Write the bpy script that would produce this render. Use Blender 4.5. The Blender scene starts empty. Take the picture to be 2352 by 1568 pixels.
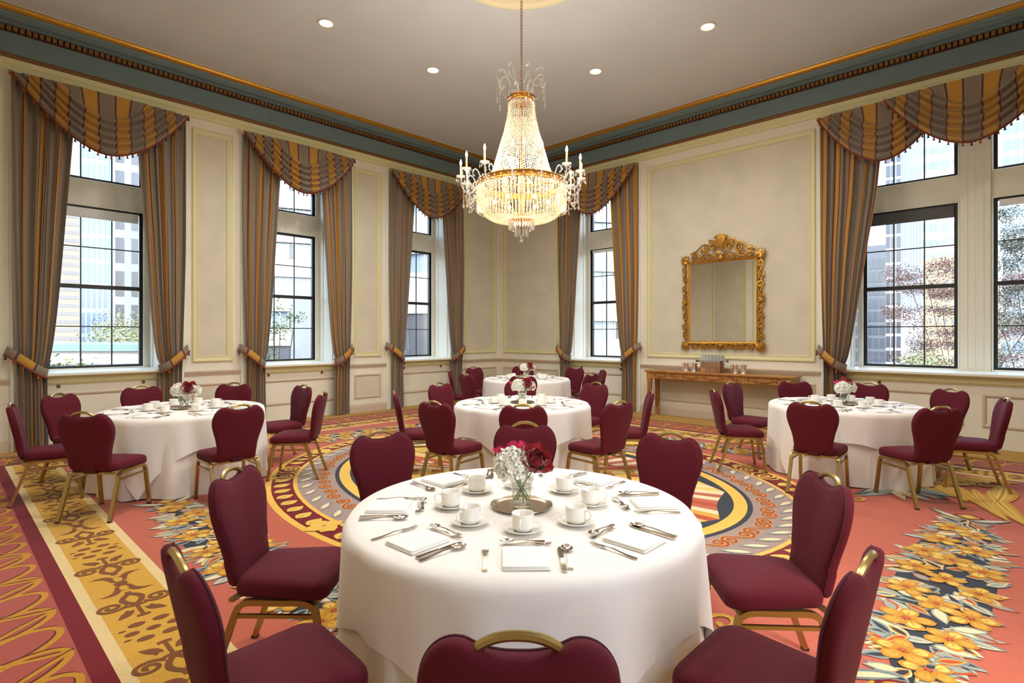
import bpy, bmesh, math, random
from mathutils import Vector, Matrix, Euler
from math import sin, cos, pi, radians as rad, sqrt, atan2, hypot

# ------------------------------------------------------------------ camera, sky, lights, exposure
SC = bpy.context.scene
COL = SC.collection
F_PX, HOR, EYE = 1265.0, 769.0, 1.56          # focal length and horizon in a 2352 x 1568 frame, eye height
YAW = rad(43.6)                                # angle between view axis and world +X
CU, SU = cos(YAW), sin(YAW)
cam_d = bpy.data.cameras.new('camera')
cam_d.sensor_fit = 'HORIZONTAL'; cam_d.sensor_width = 36.0
cam_d.lens = 36.0 * F_PX / 2352.0
cam_d.shift_y = (HOR - 784.0) / 2352.0
cam_d.clip_start = 0.05; cam_d.clip_end = 600
cam = bpy.data.objects.new('camera', cam_d); COL.objects.link(cam)
cam.location = (0, 0, EYE); cam.rotation_euler = (rad(90), 0, -atan2(CU, SU))
SC.camera = cam
SC.view_settings.view_transform = 'Standard'; SC.view_settings.look = 'None'
SC.view_settings.gamma = 1.0; SC.view_settings.use_curve_mapping = False
SC.view_settings.exposure = 0.66

world = bpy.data.worlds.new('sky'); SC.world = world; world.use_nodes = True
wn = world.node_tree; wn.nodes.clear()
w_out = wn.nodes.new('ShaderNodeOutputWorld'); w_bg = wn.nodes.new('ShaderNodeBackground')
w_sky = wn.nodes.new('ShaderNodeTexSky'); w_sky.sky_type = 'NISHITA'
w_sky.sun_disc = False; w_sky.sun_elevation = rad(48); w_sky.sun_rotation = rad(215)
w_sky.air_density = 1.0; w_sky.dust_density = 3.0; w_sky.ozone_density = 1.0
w_bg.inputs['Strength'].default_value = 1.35
wn.links.new(w_sky.outputs[0], w_bg.inputs['Color']); wn.links.new(w_bg.outputs[0], w_out.inputs['Surface'])

def add_light(name, kind, loc, energy, color=(1, 1, 1), rot=(0, 0, 0), **kw):
    d = bpy.data.lights.new(name, kind); d.energy = energy; d.color = color
    for k, v in kw.items(): setattr(d, k, v)
    o = bpy.data.objects.new(name, d); COL.objects.link(o); o.location = loc; o.rotation_euler = rot
    return o
DOWN_W = 152.0     # watts of each recessed downlight
CHAND_W = 3.8      # chandelier bowl lamps
CANDLE_W = 7.0      # each candle bulb
BULB_E = 20.0       # glow of the visible bulbs
# sun from behind the room, over the roof: it lights the street fronts the mirror-wall windows look at
sun_dir = Vector((0.77, -0.03, -0.64)).normalized()
sun = add_light('sun', 'SUN', (0, 0, 40), 1.7, (1, 0.96, 0.9), angle=0.01)
sun.rotation_euler = sun_dir.to_track_quat('-Z', 'Y').to_euler()

# ------------------------------------------------------------------ helpers
def ray(px, py):
    l = (px - 1176.0) / F_PX
    return CU + l * SU, SU - l * CU, (HOR - py) / F_PX
def at_depth(px, py, d):
    r = ray(px, py); return Vector((r[0] * d, r[1] * d, EYE + r[2] * d))
def floor_at(px, py, z=0.0):
    r = ray(px, py); t = (z - EYE) / r[2]; return Vector((r[0] * t, r[1] * t, z))
def view_xy(lat, d):                           # metres right of / ahead of the camera
    return Vector((CU * d + SU * lat, SU * d - CU * lat, 0))

def lin(c):
    return tuple((v / 255 / 12.92) if v / 255 <= 0.04045 else ((v / 255 + 0.055) / 1.055) ** 2.4 for v in c)

class MB:
    """collects shapes, then links them as ONE mesh object"""
    def __init__(self, T=None):
        self.v = []; self.f = []; self.m = []; self.uv = {}; self.T = T; self.mi = 0
    def add(self, vs, fs, mi=None, uvs=None):
        b = len(self.v); T = self.T
        self.v += [T(*p) if T else tuple(p) for p in vs]
        mi = self.mi if mi is None else mi
        for k, f in enumerate(fs):
            if uvs: self.uv[len(self.f)] = [uvs[i] for i in f]
            self.f.append([b + i for i in f]); self.m.append(mi)
        return b
    def box(self, x0, x1, y0, y1, z0, z1, mi=None):
        self.add([(x0, y0, z0), (x1, y0, z0), (x1, y1, z0), (x0, y1, z0), (x0, y0, z1), (x1, y0, z1), (x1, y1, z1), (x0, y1, z1)],
                 [(0, 3, 2, 1), (4, 5, 6, 7), (0, 1, 5, 4), (1, 2, 6, 5), (2, 3, 7, 6), (3, 0, 4, 7)], mi)
    def grid(self, fn, nu, nv, mi=None, closed_u=False, uv=None):
        vs = []; uvs = []
        for j in range(nv + 1):
            for i in range(nu if closed_u else nu + 1):
                u, v = i / nu, j / nv
                vs.append(fn(u, v)); uvs.append(uv(u, v) if uv else (u, v))
        w = nu if closed_u else nu + 1
        fs = []
        for j in range(nv):
            for i in range(nu):
                a = j * w + i; b = j * w + (i + 1) % w
                fs.append((a, b, b + w, a + w))
        self.add(vs, fs, mi, uvs if uv else None)
    def lathe(self, prof, n=24, c=(0, 0, 0), mi=None, cap0=True, cap1=True):
        vs = []; fs = []
        for r, z in prof:
            for i in range(n):
                a = 2 * pi * i / n
                vs.append((c[0] + r * cos(a), c[1] + r * sin(a), c[2] + z))
        for j in range(len(prof) - 1):
            for i in range(n):
                a = j * n + i; b = j * n + (i + 1) % n
                fs.append((a, b, b + n, a + n))
        if cap0 and prof[0][0] > 1e-6: fs.append(tuple(range(n - 1, -1, -1)))
        if cap1 and prof[-1][0] > 1e-6: fs.append(tuple((len(prof) - 1) * n + i for i in range(n)))
        self.add(vs, fs, mi)
    def sweep(self, path, sec, up=(0, 0, 1), closed=False, cap=True, mi=None, scale=None):
        P = [Vector(p) for p in path]; n = len(P); k = len(sec); vs = []; fs = []
        U = Vector(up)
        for i, p in enumerate(P):
            if closed: t = P[(i + 1) % n] - P[i - 1]
            else: t = P[min(i + 1, n - 1)] - P[max(i - 1, 0)]
            t = t.normalized()
            s = t.cross(U)
            if s.length < 1e-4: s = t.cross(Vector((1, 0, 0)) if abs(t.x) < .9 else Vector((0, 1, 0)))
            s.normalize(); w = s.cross(t)
            q = scale[i] if scale else 1
            for a, b in sec: vs.append(tuple(p + s * a * q + w * b * q))
        for i in range(n if closed else n - 1):
            for j in range(k):
                a = i * k + j; b = i * k + (j + 1) % k; c = ((i + 1) % n) * k
                fs.append((a, b, c + (j + 1) % k, c + j))
        if cap and not closed:
            fs.append(tuple(range(k - 1, -1, -1))); fs.append(tuple((n - 1) * k + j for j in range(k)))
        self.add(vs, fs, mi)
    def tube(self, path, r, n=8, closed=False, mi=None, scale=None, up=(0, 0, 1)):
        self.sweep(path, [(r * cos(2 * pi * i / n), r * sin(2 * pi * i / n)) for i in range(n)], up, closed, True, mi, scale)
    def ball(self, c, r, n=8, m=6, mi=None, sz=1.0):
        self.lathe([(max(r * sin(pi * j / m), 1e-5), -r * sz * cos(pi * j / m)) for j in range(m + 1)], n, c, mi, False, False)
    def octa(self, c, r, h=None, mi=None):
        h = h or r; x, y, z = c
        self.add([(x + r, y, z), (x, y + r, z), (x - r, y, z), (x, y - r, z), (x, y, z + h), (x, y, z - h)],
                 [(0, 1, 4), (1, 2, 4), (2, 3, 4), (3, 0, 4), (1, 0, 5), (2, 1, 5), (3, 2, 5), (0, 3, 5)], mi)
    def build(self, name, mats, parent=None, smooth=False, normals=True, kind=None, label=None):
        me = bpy.data.meshes.new(name)
        me.from_pydata(self.v, [], self.f)
        mats = mats if isinstance(mats, (list, tuple)) else [mats]
        for m in mats: me.materials.append(m)
        if len(mats) > 1: me.polygons.foreach_set('material_index', self.m)
        if self.uv:
            L = me.uv_layers.new(name='UVMap').data
            for p in me.polygons:
                u = self.uv.get(p.index)
                if u:
                    for li, q in zip(p.loop_indices, u): L[li].uv = q
        if normals and not self.uv:
            bm = bmesh.new(); bm.from_mesh(me); bmesh.ops.recalc_face_normals(bm, faces=bm.faces); bm.to_mesh(me); bm.free()
        if smooth:
            me.polygons.foreach_set('use_smooth', [True] * len(me.polygons))
            if smooth != 'all': me.set_sharp_from_angle(angle=rad(40))
        me.update()
        o = bpy.data.objects.new(name, me); COL.objects.link(o)
        if parent: o.parent = parent
        if kind: o['kind'] = kind
        if label: o['label'] = label
        return o

def tag(o, label=None, cat=None, group=None, kind=None):
    if label: o['label'] = label
    if cat: o['category'] = cat
    if group: o['group'] = group
    if kind: o['kind'] = kind
    return o
def empty(name, loc=(0, 0, 0), rz=0.0, label=None, cat=None, group=None, kind=None):
    o = bpy.data.objects.new(name, None); COL.objects.link(o); o.empty_display_size = .1
    o.location = loc; o.rotation_euler = (0, 0, rz)
    return tag(o, label, cat, group, kind)
KIDS = {}
def copy_tree(o, parent=None):
    c = o.copy(); COL.objects.link(c); c.parent = parent
    for ch in kids(o): copy_tree(ch, c)
    return c
def kids(o):
    if o.name not in KIDS: KIDS[o.name] = list(o.children)
    return KIDS[o.name]
def stamp(proto, loc, rz=0.0, label=None, group=None, first=[set()], scale=None, tilt=None):
    """place the prototype itself the first time, a copy afterwards"""
    if proto.name in first[0]: o = copy_tree(proto)
    else: kids(proto); first[0].add(proto.name); o = proto
    o.location = loc; o.rotation_euler = (tilt or 0, 0, rz)
    if scale: o.scale = (scale,) * 3 if not isinstance(scale, tuple) else scale
    if label: o['label'] = label
    if group: o['group'] = group
    return o

def smooth_path(pts, n=8, closed=False):
    P = [Vector(p) for p in pts]; out = []; N = len(P)
    for i in range(N if closed else N - 1):
        p0 = P[(i - 1) % N] if closed or i > 0 else P[0] * 2 - P[1]
        p1 = P[i]; p2 = P[(i + 1) % N]
        p3 = P[(i + 2) % N] if closed or i + 2 < N else P[-1] * 2 - P[-2]
        for k in range(n):
            t = k / n
            out.append(0.5 * ((2 * p1) + (p2 - p0) * t + (2 * p0 - 5 * p1 + 4 * p2 - p3) * t * t + (3 * p1 - p0 - 3 * p2 + p3) * t ** 3))
    if not closed: out.append(P[-1])
    return out
def interp(x, tab):
    if x <= tab[0][0]: return tab[0][1]
    for (a, b), (c, d) in zip(tab, tab[1:]):
        if x <= c:
            t = (x - a) / (c - a); t = t * t * (3 - 2 * t)
            return b + (d - b) * t
    return tab[-1][1]

# ------------------------------------------------------------------ materials
MATS = {}
def mat(name, col, rough=0.6, metal=0.0, var=0.0, scale=20.0, bump=0.0, bscale=200.0, sheen=0.0, spec=0.5, emit=None, estr=0.0, coat=0.0):
    if name in MATS: return MATS[name]
    m = bpy.data.materials.new(name); m.use_nodes = True; nt = m.node_tree
    b = nt.nodes['Principled BSDF']; c = lin(col) if max(col) > 1.01 else col
    b.inputs['Base Color'].default_value = (*c, 1); b.inputs['Roughness'].default_value = rough
    b.inputs['Metallic'].default_value = metal; b.inputs['Specular IOR Level'].default_value = spec
    if sheen: b.inputs['Sheen Weight'].default_value = sheen; b.inputs['Sheen Roughness'].default_value = 0.45
    if coat: b.inputs['Coat Weight'].default_value = coat
    if emit: b.inputs['Emission Color'].default_value = (*lin(emit), 1); b.inputs['Emission Strength'].default_value = estr
    tc = None
    if var or bump:
        tc = nt.nodes.new('ShaderNodeTexCoord')
    if var:
        n = nt.nodes.new('ShaderNodeTexNoise'); n.inputs['Scale'].default_value = scale; n.inputs['Detail'].default_value = 4
        nt.links.new(tc.outputs['Object'], n.inputs['Vector'])
        r = nt.nodes.new('ShaderNodeValToRGB')
        r.color_ramp.elements[0].position = .3; r.color_ramp.elements[1].position = .7
        r.color_ramp.elements[0].color = (*[max(0, v * (1 - var)) for v in c], 1)
        r.color_ramp.elements[1].color = (*[min(1, v * (1 + var)) for v in c], 1)
        nt.links.new(n.outputs['Fac'], r.inputs['Fac']); nt.links.new(r.outputs['Color'], b.inputs['Base Color'])
    if bump:
        n2 = nt.nodes.new('ShaderNodeTexNoise'); n2.inputs['Scale'].default_value = bscale; n2.inputs['Detail'].default_value = 2
        nt.links.new(tc.outputs['Object'], n2.inputs['Vector'])
        bp = nt.nodes.new('ShaderNodeBump'); bp.inputs['Strength'].default_value = bump; bp.inputs['Distance'].default_value = .003
        nt.links.new(n2.outputs['Fac'], bp.inputs['Height']); nt.links.new(bp.outputs['Normal'], b.inputs['Normal'])
    MATS[name] = m
    return m
def mix_mat(name, parts):
    """parts: list of (shader node id, colour, roughness or None, weight) mixed one after another"""
    m = bpy.data.materials.new(name); m.use_nodes = True; nt = m.node_tree; nt.nodes.clear()
    out = nt.nodes.new('ShaderNodeOutputMaterial'); cur = None; tot = 0
    for nid, c, r, w in parts:
        s = nt.nodes.new(nid); s.inputs['Color'].default_value = (*c, 1)
        if r is not None and 'Roughness' in s.inputs: s.inputs['Roughness'].default_value = r
        tot += w
        if cur is None: cur = s
        else:
            mx = nt.nodes.new('ShaderNodeMixShader'); mx.inputs[0].default_value = w / tot
            nt.links.new(cur.outputs[0], mx.inputs[1]); nt.links.new(s.outputs[0], mx.inputs[2]); cur = mx
    nt.links.new(cur.outputs[0], out.inputs['Surface'])
    MATS[name] = m; return m
def glass_mat(name, tint, ior, rough=.02):
    """thin clear glass: see-through, with Fresnel reflections"""
    m = bpy.data.materials.new(name); m.use_nodes = True; nt = m.node_tree; nt.nodes.clear()
    out = nt.nodes.new('ShaderNodeOutputMaterial'); t = nt.nodes.new('ShaderNodeBsdfTransparent'); g = nt.nodes.new('ShaderNodeBsdfGlossy'); f = nt.nodes.new('ShaderNodeLayerWeight'); pw = nt.nodes.new('ShaderNodeMath'); ma = nt.nodes.new('ShaderNodeMath'); mx = nt.nodes.new('ShaderNodeMixShader')
    t.inputs['Color'].default_value = (*tint, 1); g.inputs['Roughness'].default_value = rough; f.inputs['Blend'].default_value = .5
    pw.operation = 'POWER'; pw.inputs[1].default_value = 3.0; ma.operation = 'MULTIPLY_ADD'; ma.inputs[1].default_value = .75; ma.inputs[2].default_value = ((ior - 1) / (ior + 1)) ** 2
    nt.links.new(f.outputs['Facing'], pw.inputs[0]); nt.links.new(pw.outputs[0], ma.inputs[0])
    nt.links.new(ma.outputs[0], mx.inputs[0]); nt.links.new(t.outputs[0], mx.inputs[1]); nt.links.new(g.outputs[0], mx.inputs[2]); nt.links.new(mx.outputs[0], out.inputs['Surface'])
    MATS[name] = m; return m
TR, GL, DI, TL = 'ShaderNodeBsdfTransparent', 'ShaderNodeBsdfGlossy', 'ShaderNodeBsdfDiffuse', 'ShaderNodeBsdfTranslucent'

def stripe_mat(name, seq, period, rough=0.75, along='x', aged=0.12):
    """woven stripes across UV x; seq = [(end position 0..1, colour)]"""
    m = bpy.data.materials.new(name); m.use_nodes = True; nt = m.node_tree; b = nt.nodes['Principled BSDF']
    uv = nt.nodes.new('ShaderNodeUVMap'); sp = nt.nodes.new('ShaderNodeSeparateXYZ'); nt.links.new(uv.outputs[0], sp.inputs[0])
    dv = nt.nodes.new('ShaderNodeMath'); dv.operation = 'DIVIDE'; dv.inputs[1].default_value = period
    nt.links.new(sp.outputs[0 if along == 'x' else 1], dv.inputs[0])
    fr = nt.nodes.new('ShaderNodeMath'); fr.operation = 'FRACT'; nt.links.new(dv.outputs[0], fr.inputs[0])
    rp = nt.nodes.new('ShaderNodeValToRGB'); rp.color_ramp.interpolation = 'CONSTANT'
    els = rp.color_ramp.elements; pos = 0.0
    for i, (end, c) in enumerate(seq):
        e = els[i] if i < 2 else els.new(pos)
        e.position = pos; e.color = (*lin(c), 1); pos = end
    nt.links.new(fr.outputs[0], rp.inputs['Fac'])
    n = nt.nodes.new('ShaderNodeTexNoise'); n.inputs['Scale'].default_value = 60; n.inputs['Detail'].default_value = 3
    nt.links.new(uv.outputs[0], n.inputs['Vector'])
    mx = nt.nodes.new('ShaderNodeMix'); mx.data_type = 'RGBA'; mx.blend_type = 'MULTIPLY'
    mr = nt.nodes.new('ShaderNodeMapRange'); mr.inputs['To Min'].default_value = 1 - aged; mr.inputs['To Max'].default_value = 1.0
    nt.links.new(n.outputs['Fac'], mr.inputs['Value'])
    mx.inputs['Factor'].default_value = 1.0
    nt.links.new(rp.outputs['Color'], mx.inputs['A']); nt.links.new(mr.outputs['Result'], mx.inputs['B'])
    nt.links.new(mx.outputs['Result'], b.inputs['Base Color'])
    b.inputs['Roughness'].default_value = rough; b.inputs['Sheen Weight'].default_value = 0.25
    MATS[name] = m; return m

M = {}
M['wall'] = mat('cream_wall_paint', (226, 219, 200), .7, var=.03, scale=3)
M['linen'] = mat('linen_panel_paper', (206, 198, 176), .85, var=.06, scale=2.2, bump=.15, bscale=350)
M['trim'] = mat('greenish_cream_trim', (214, 207, 156), .5)
M['rail'] = mat('warm_beige_rail', (200, 182, 158), .5)
M['wwhite'] = mat('window_surround_paint', (232, 230, 214), .45)
M['ceil'] = mat('ceiling_paint', (204, 206, 206), .8, var=.02, scale=1.5)
M['blue'] = mat('grey_blue_cornice_paint', (104, 122, 122), .6, var=.04, scale=6)
M['gilt'] = mat('gilded_cornice', (184, 134, 48), .38, metal=.75, var=.25, scale=60, bump=.6, bscale=90)
M['brown'] = mat('brown_gold_moulding', (120, 82, 40), .5, metal=.2, var=.25, scale=70, bump=.5, bscale=120)
M['dentil'] = mat('dentil_gold_brown', (126, 90, 40), .5, metal=.15)
M['dark_red'] = mat('dark_red_bed', (66, 28, 18), .6)
M['sash'] = mat('dark_bronze_sash', (38, 42, 42), .4)
M['pane'] = mix_mat('window_glass', [(TR, (.97, .985, .98), None, .95), (GL, (1, 1, 1), .02, .05)])
M['bronze'] = mat('bronze_plate', (120, 96, 64), .4, metal=.8)
M['burg'] = mat('burgundy_chair_fabric', (88, 12, 29), .8, var=.10, scale=350, bump=.12, bscale=900, sheen=.04, spec=.25)
M['piping'] = mat('burgundy_piping', (70, 14, 26), .8)
M['brass'] = mat('brass_tube', (172, 148, 92), .3, metal=.9, var=.05, scale=8)
M['foot'] = mat('dark_glide', (38, 30, 26), .5)
M['cloth'] = mat('white_tablecloth', (238, 232, 224), .85, var=.015, scale=5, bump=.05, bscale=700, sheen=.1)
M['skirt'] = mat('white_under_cloth', (230, 224, 216), .85, var=.015, scale=5, sheen=.1)
M['napkin'] = mat('white_napkin', (242, 238, 230), .9, bump=.08, bscale=800)
M['china'] = mat('white_china', (244, 240, 230), .12, coat=.5)
M['steel'] = mat('polished_steel', (205, 196, 184), .14, metal=1.0)
M['tray'] = mat('aged_silver_tray', (186, 172, 152), .22, metal=1.0)
M['wood'] = mat('honey_oak', (176, 122, 60), .45, var=.22, scale=14, coat=.15)
M['wood_dk'] = mat('carved_oak_shadow', (140, 90, 40), .5, var=.2, scale=20)  # darker oak tone for the carvings and leg flutes
M['block'] = mat('wood_block', (148, 104, 66), .7, var=.25, scale=30)
M['gold'] = mat('gilded_carving', (196, 148, 66), .3, metal=.85, var=.2, scale=40, bump=.25, bscale=60)
M['gold_dk'] = mat('antique_gold_ground', (120, 78, 26), .45, metal=.7, var=.25, scale=40)
M['mirror'] = mat('mirror_silver', (240, 238, 230), .01, metal=1.0)
# ------------------------------------------------------------------ room shell
XL, XR, YN, YF, ZC = -0.6, 9.925, -1.55, 9.92, 5.85
def TLW(s, n, z): return (s, YF - n, z)          # the wall with three windows
def TRW(s, n, z): return (XR - n, s, z)          # the wall with mirror and wide window
def TBX(s, n, z): return (XL + n, s, z)          # wall behind, facing the mirror
def TBY(s, n, z): return (s, YN + n, z)          # wall behind the camera
BAYS_L = [1.735, 4.67, 7.60]
BAYS_R = [(6.87, 1.035, [6.87]), (0.645, 1.875, [1.445, -0.155])]
def wall(name, T, s0, s1, bays, label):
    mb = MB(T); th = -.8
    edges = [s0]
    for c, half, wins in sorted(bays): edges += [c - half + .12, c + half - .12]
    edges.append(s1)
    for a, b in zip(edges[0::2], edges[1::2]): mb.box(a, b, th, 0, 0, ZC)
    for c, half, wins in bays:
        a, b = c - half + .12, c + half - .12
        mb.box(a, b, th, -.08, 0, .98)                       # breast wall under the sill, set back
        mb.box(a, b, th, 0, 5.0, ZC)                         # head
        mb.box(a, a + .115, th, -.08, .98, 5.0); mb.box(b - .115, b, th, -.08, .98, 5.0)
    o = mb.build(name, M['wall'], kind='structure'); o['label'] = label
    return o
wl = wall('wall_left', TLW, XL - .8, XR + .8, [(c, 1.035, [c]) for c in BAYS_L], 'cream panelled wall with three tall curtained windows')
wr = wall('wall_right', TRW, YN - .8, YF, BAYS_R, 'cream panelled wall with gilded mirror and wide double window')
wb = wall('wall_back', TBX, YN - .8, YF, [], 'plain cream panelled wall facing the mirror')
wn_ = wall('wall_near', TBY, XL, XR, [(BAYS_L[0], 1.035, [BAYS_L[0]])], 'cream panelled wall with one uncurtained window opposite the three curtained ones')  # unseen window here is added to light the front tablecloth
mb = MB(); mb.box(XL - .8, XR + .8, YN - .8, YF + .8, ZC, ZC + .4)
ceil = mb.build('ceiling', M['ceil'], kind='structure'); ceil['label'] = 'plain off-white plaster ceiling'

def ring_frame(mb, s0, s1, z0, z1, prof, mi=None):
    """mitred picture-frame moulding; prof = [(inset, n)]"""
    vs = []; k = len(prof)
    for (sx, sz) in ((0, 0), (1, 0), (1, 1), (0, 1)):
        for w, n in prof:
            vs.append(((s1 - w) if sx else (s0 + w), n, (z1 - w) if sz else (z0 + w)))
    fs = []
    for c in range(4):
        d = (c + 1) % 4
        for i in range(k - 1): fs.append((c * k + i, d * k + i, d * k + i + 1, c * k + i + 1))
    mb.add(vs, fs, mi)
P_BIG = [(0, 0), (0, .018), (.012, .026), (.03, .026), (.075, .014), (.08, .02), (.092, .02), (.098, .004)]
P_SMALL = [(0, 0), (0, .012), (.012, .02), (.03, .018), (.045, .008), (.05, .002)]
tn = [0]
def trim(mb, mats, parent=None, label=None, smooth=False, name='trim'):
    tn[0] += 1
    o = mb.build('%s_%d' % (name, tn[0]), mats, smooth=smooth, kind='structure')
    if label: o['label'] = label
    return o
def wall_panel(T, s0, s1, wallo, low=True, tall=True):
    if tall:
        mb = MB(T); ring_frame(mb, s0, s1, 1.115, 4.93, P_BIG); mb.build('panel_moulding', M['trim'], wallo)
        mb = MB(T); mb.box(s0 + .09, s1 - .09, -.01, .004, 1.2, 4.84); mb.build('linen_panel', M['linen'], wallo)
    if low:
        mb = MB(T); ring_frame(mb, s0, s1, .275, .765, P_SMALL); mb.build('wainscot_moulding', M['rail'], wallo)
        mb = MB(T); mb.box(s0 + .05, s1 - .05, -.01, .003, .32, .72); mb.build('wainscot_panel', M['linen'], wallo)
for a, b in ((2.89, 3.51), (5.82, 6.44), (8.73, 9.83), (-.5, .58)): wall_panel(TLW, a, b, wl)
wall_panel(TRW, 7.99, 9.74, wr)
wall_panel(TRW, 2.61, 5.68, wr, low=False)
for a, b in ((2.61, 2.93), (3.02, 4.10), (4.18, 5.68)): wall_panel(TRW, a, b, wr, tall=False)
for a, b in ((7.62, 8.9), (5.9, 7.4), (3.4, 5.7), (1.0, 3.2), (-1.3, .8)): wall_panel(TBX, a, b, wb)
for a, b in ((2.89, 5.0), (5.2, 7.4), (7.6, 9.83), (-.5, .58)): wall_panel(TBY, a, b, wn_)

def run(T, s0, s1, prof, mb):
    vs = [(s, n, z) for s in (s0, s1) for n, z in prof]; k = len(prof)
    fs = [(i, i + 1, k + i + 1, k + i) for i in range(k - 1)] + [tuple(range(k)), tuple(range(2 * k - 1, k - 1, -1))]
    mb.add(vs, fs)
P_RAIL = [(0, .895), (.018, .9), (.018, .915), (.03, .922), (.03, .94), (.045, .948), (.045, .97), (0, .975)]
P_BASE = [(0, 0), (.045, 0), (.045, .115), (.03, .12), (.03, .145), (.015, .165), (0, .168)]
PIERS_L = [(XL, .70), (2.77, 3.635), (5.705, 6.565), (8.635, XR)]
PIERS_R = [(7.905, YF), (2.52, 5.835), (YN, -1.23)]
mb = MB(TLW); [run(TLW, a, b, P_RAIL, mb) for a, b in PIERS_L]; mb2 = MB(TRW); [run(TRW, a, b, P_RAIL, mb2) for a, b in PIERS_R]
trim(mb, M['rail'], label='beige chair rail on the three-window wall'); trim(mb2, M['rail'], label='beige chair rail on the mirror wall')
mb = MB(TBX); run(TBX, YN, YF, P_RAIL, mb); trim(mb, M['rail'], label='chair rail on the wall facing the mirror')
mb = MB(TBY); [run(TBY, a, b, P_RAIL, mb) for a, b in [(XL, .70), (2.77, XR)]]; trim(mb, M['rail'], label='chair rail on the plain near wall')
mb = MB(TLW); [run(TLW, a, b, P_BASE, mb) for a, b in PIERS_L]; o = mb.build('baseboard_left', M['rail'], kind='structure'); o['label'] = 'beige baseboard under the three-window wall'
mb = MB(TRW); [run(TRW, a, b, P_BASE, mb) for a, b in PIERS_R]; o = mb.build('baseboard_right', M['rail'], kind='structure'); o['label'] = 'beige baseboard under the mirror wall'
mb = MB(TBX); run(TBX, YN, YF, P_BASE, mb); o = mb.build('baseboard_back', M['rail'], kind='structure'); o['label'] = 'baseboard of the wall facing the mirror'
mb = MB(TBY); [run(TBY, a, b, P_BASE, mb) for a, b in [(XL, .70), (2.77, XR)]]; o = mb.build('baseboard_near', M['rail'], kind='structure'); o['label'] = 'baseboard of the plain near wall'

# cornice: mitred rings round the room, profile = [(projection, z)]
def crown(prof, m, label, smooth=False):
    mb = MB(); vs = []; k = len(prof)
    for cx, cy in ((0, 0), (1, 0), (1, 1), (0, 1)):
        for p, z in prof: vs.append(((XR - p) if cx else (XL + p), (YF - p) if cy else (YN + p), z))
    fs = []
    for c in range(4):
        d = (c + 1) % 4
        for i in range(k - 1): fs.append((c * k + i, d * k + i, d * k + i + 1, c * k + i + 1))
    mb.add(vs, fs); return trim(mb, m, label=label)
crown([(0, 5.09), (.032, 5.09), (.036, 5.155), (.05, 5.165), (.052, 5.235)], M['trim'], 'greenish cream architrave band below the cornice')
crown([(.05, 5.235), (.07, 5.24), (.08, 5.255), (.068, 5.262), (.074, 5.275), (.06, 5.285), (.058, 5.298), (.045, 5.302)], M['brown'], 'brown and gold carved moulding under the blue frieze')
crown([(.045, 5.30), (.045, 5.58)], M['blue'], 'grey blue painted frieze of the cornice')
bed = crown([(.045, 5.578), (.068, 5.58), (.068, 5.586), (.058, 5.588), (.058, 5.65), (.07, 5.654), (.07, 5.66)], M['dark_red'], 'dark red bed behind the dentils')
crown([(.07, 5.66), (.12, 5.662), (.12, 5.682), (.13, 5.686), (.22, 5.69), (.22, 5.745), (.228, 5.75), (.235, 5.765), (.25, 5.776)], M['blue'], 'grey blue projecting cornice shelf')
crown([(.25, 5.776), (.262, 5.778), (.29, 5.80), (.302, 5.83), (.302, 5.838), (.296, 5.845)], M['gilt'], 'gilded egg moulding along the ceiling edge')
crown([(.296, 5.843), (.315, 5.845), (.315, 5.85)], M['ceil'], 'thin pale fillet between gilding and ceiling')
# dentils: each a block of its own on the two walls in view, nearest the corner joined
mb = MB(); mb.box(-.0225, .0225, 0, .05, 0, .055); d0 = mb.build('dentil', M['dentil'], bed); d0.location = (0, YF - .11, 5.592)
n = 0; s = 0.55
far = MB()
while s < XR - .12:
    if s < 7.6:
        o = d0 if n == 0 else d0.copy()
        if n: COL.objects.link(o)
        o.location = (s, YF - .108, 5.592); n += 1
    else: far.box(s - .0225, s + .0225, YF - .108, YF - .058, 5.592, 5.647)
    s += .067
s = -.05
while s < YF - .12:
    if s < 7.6:
        o = d0.copy(); COL.objects.link(o); o.rotation_euler = (0, 0, -pi / 2); o.location = (XR - .108, s, 5.592); n += 1
    else: far.box(XR - .108, XR - .058, s - .0225, s + .0225, 5.592, 5.647)
    s += .067
far.build('dentil_row', M['dentil'], bed, kind='stuff')

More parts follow.
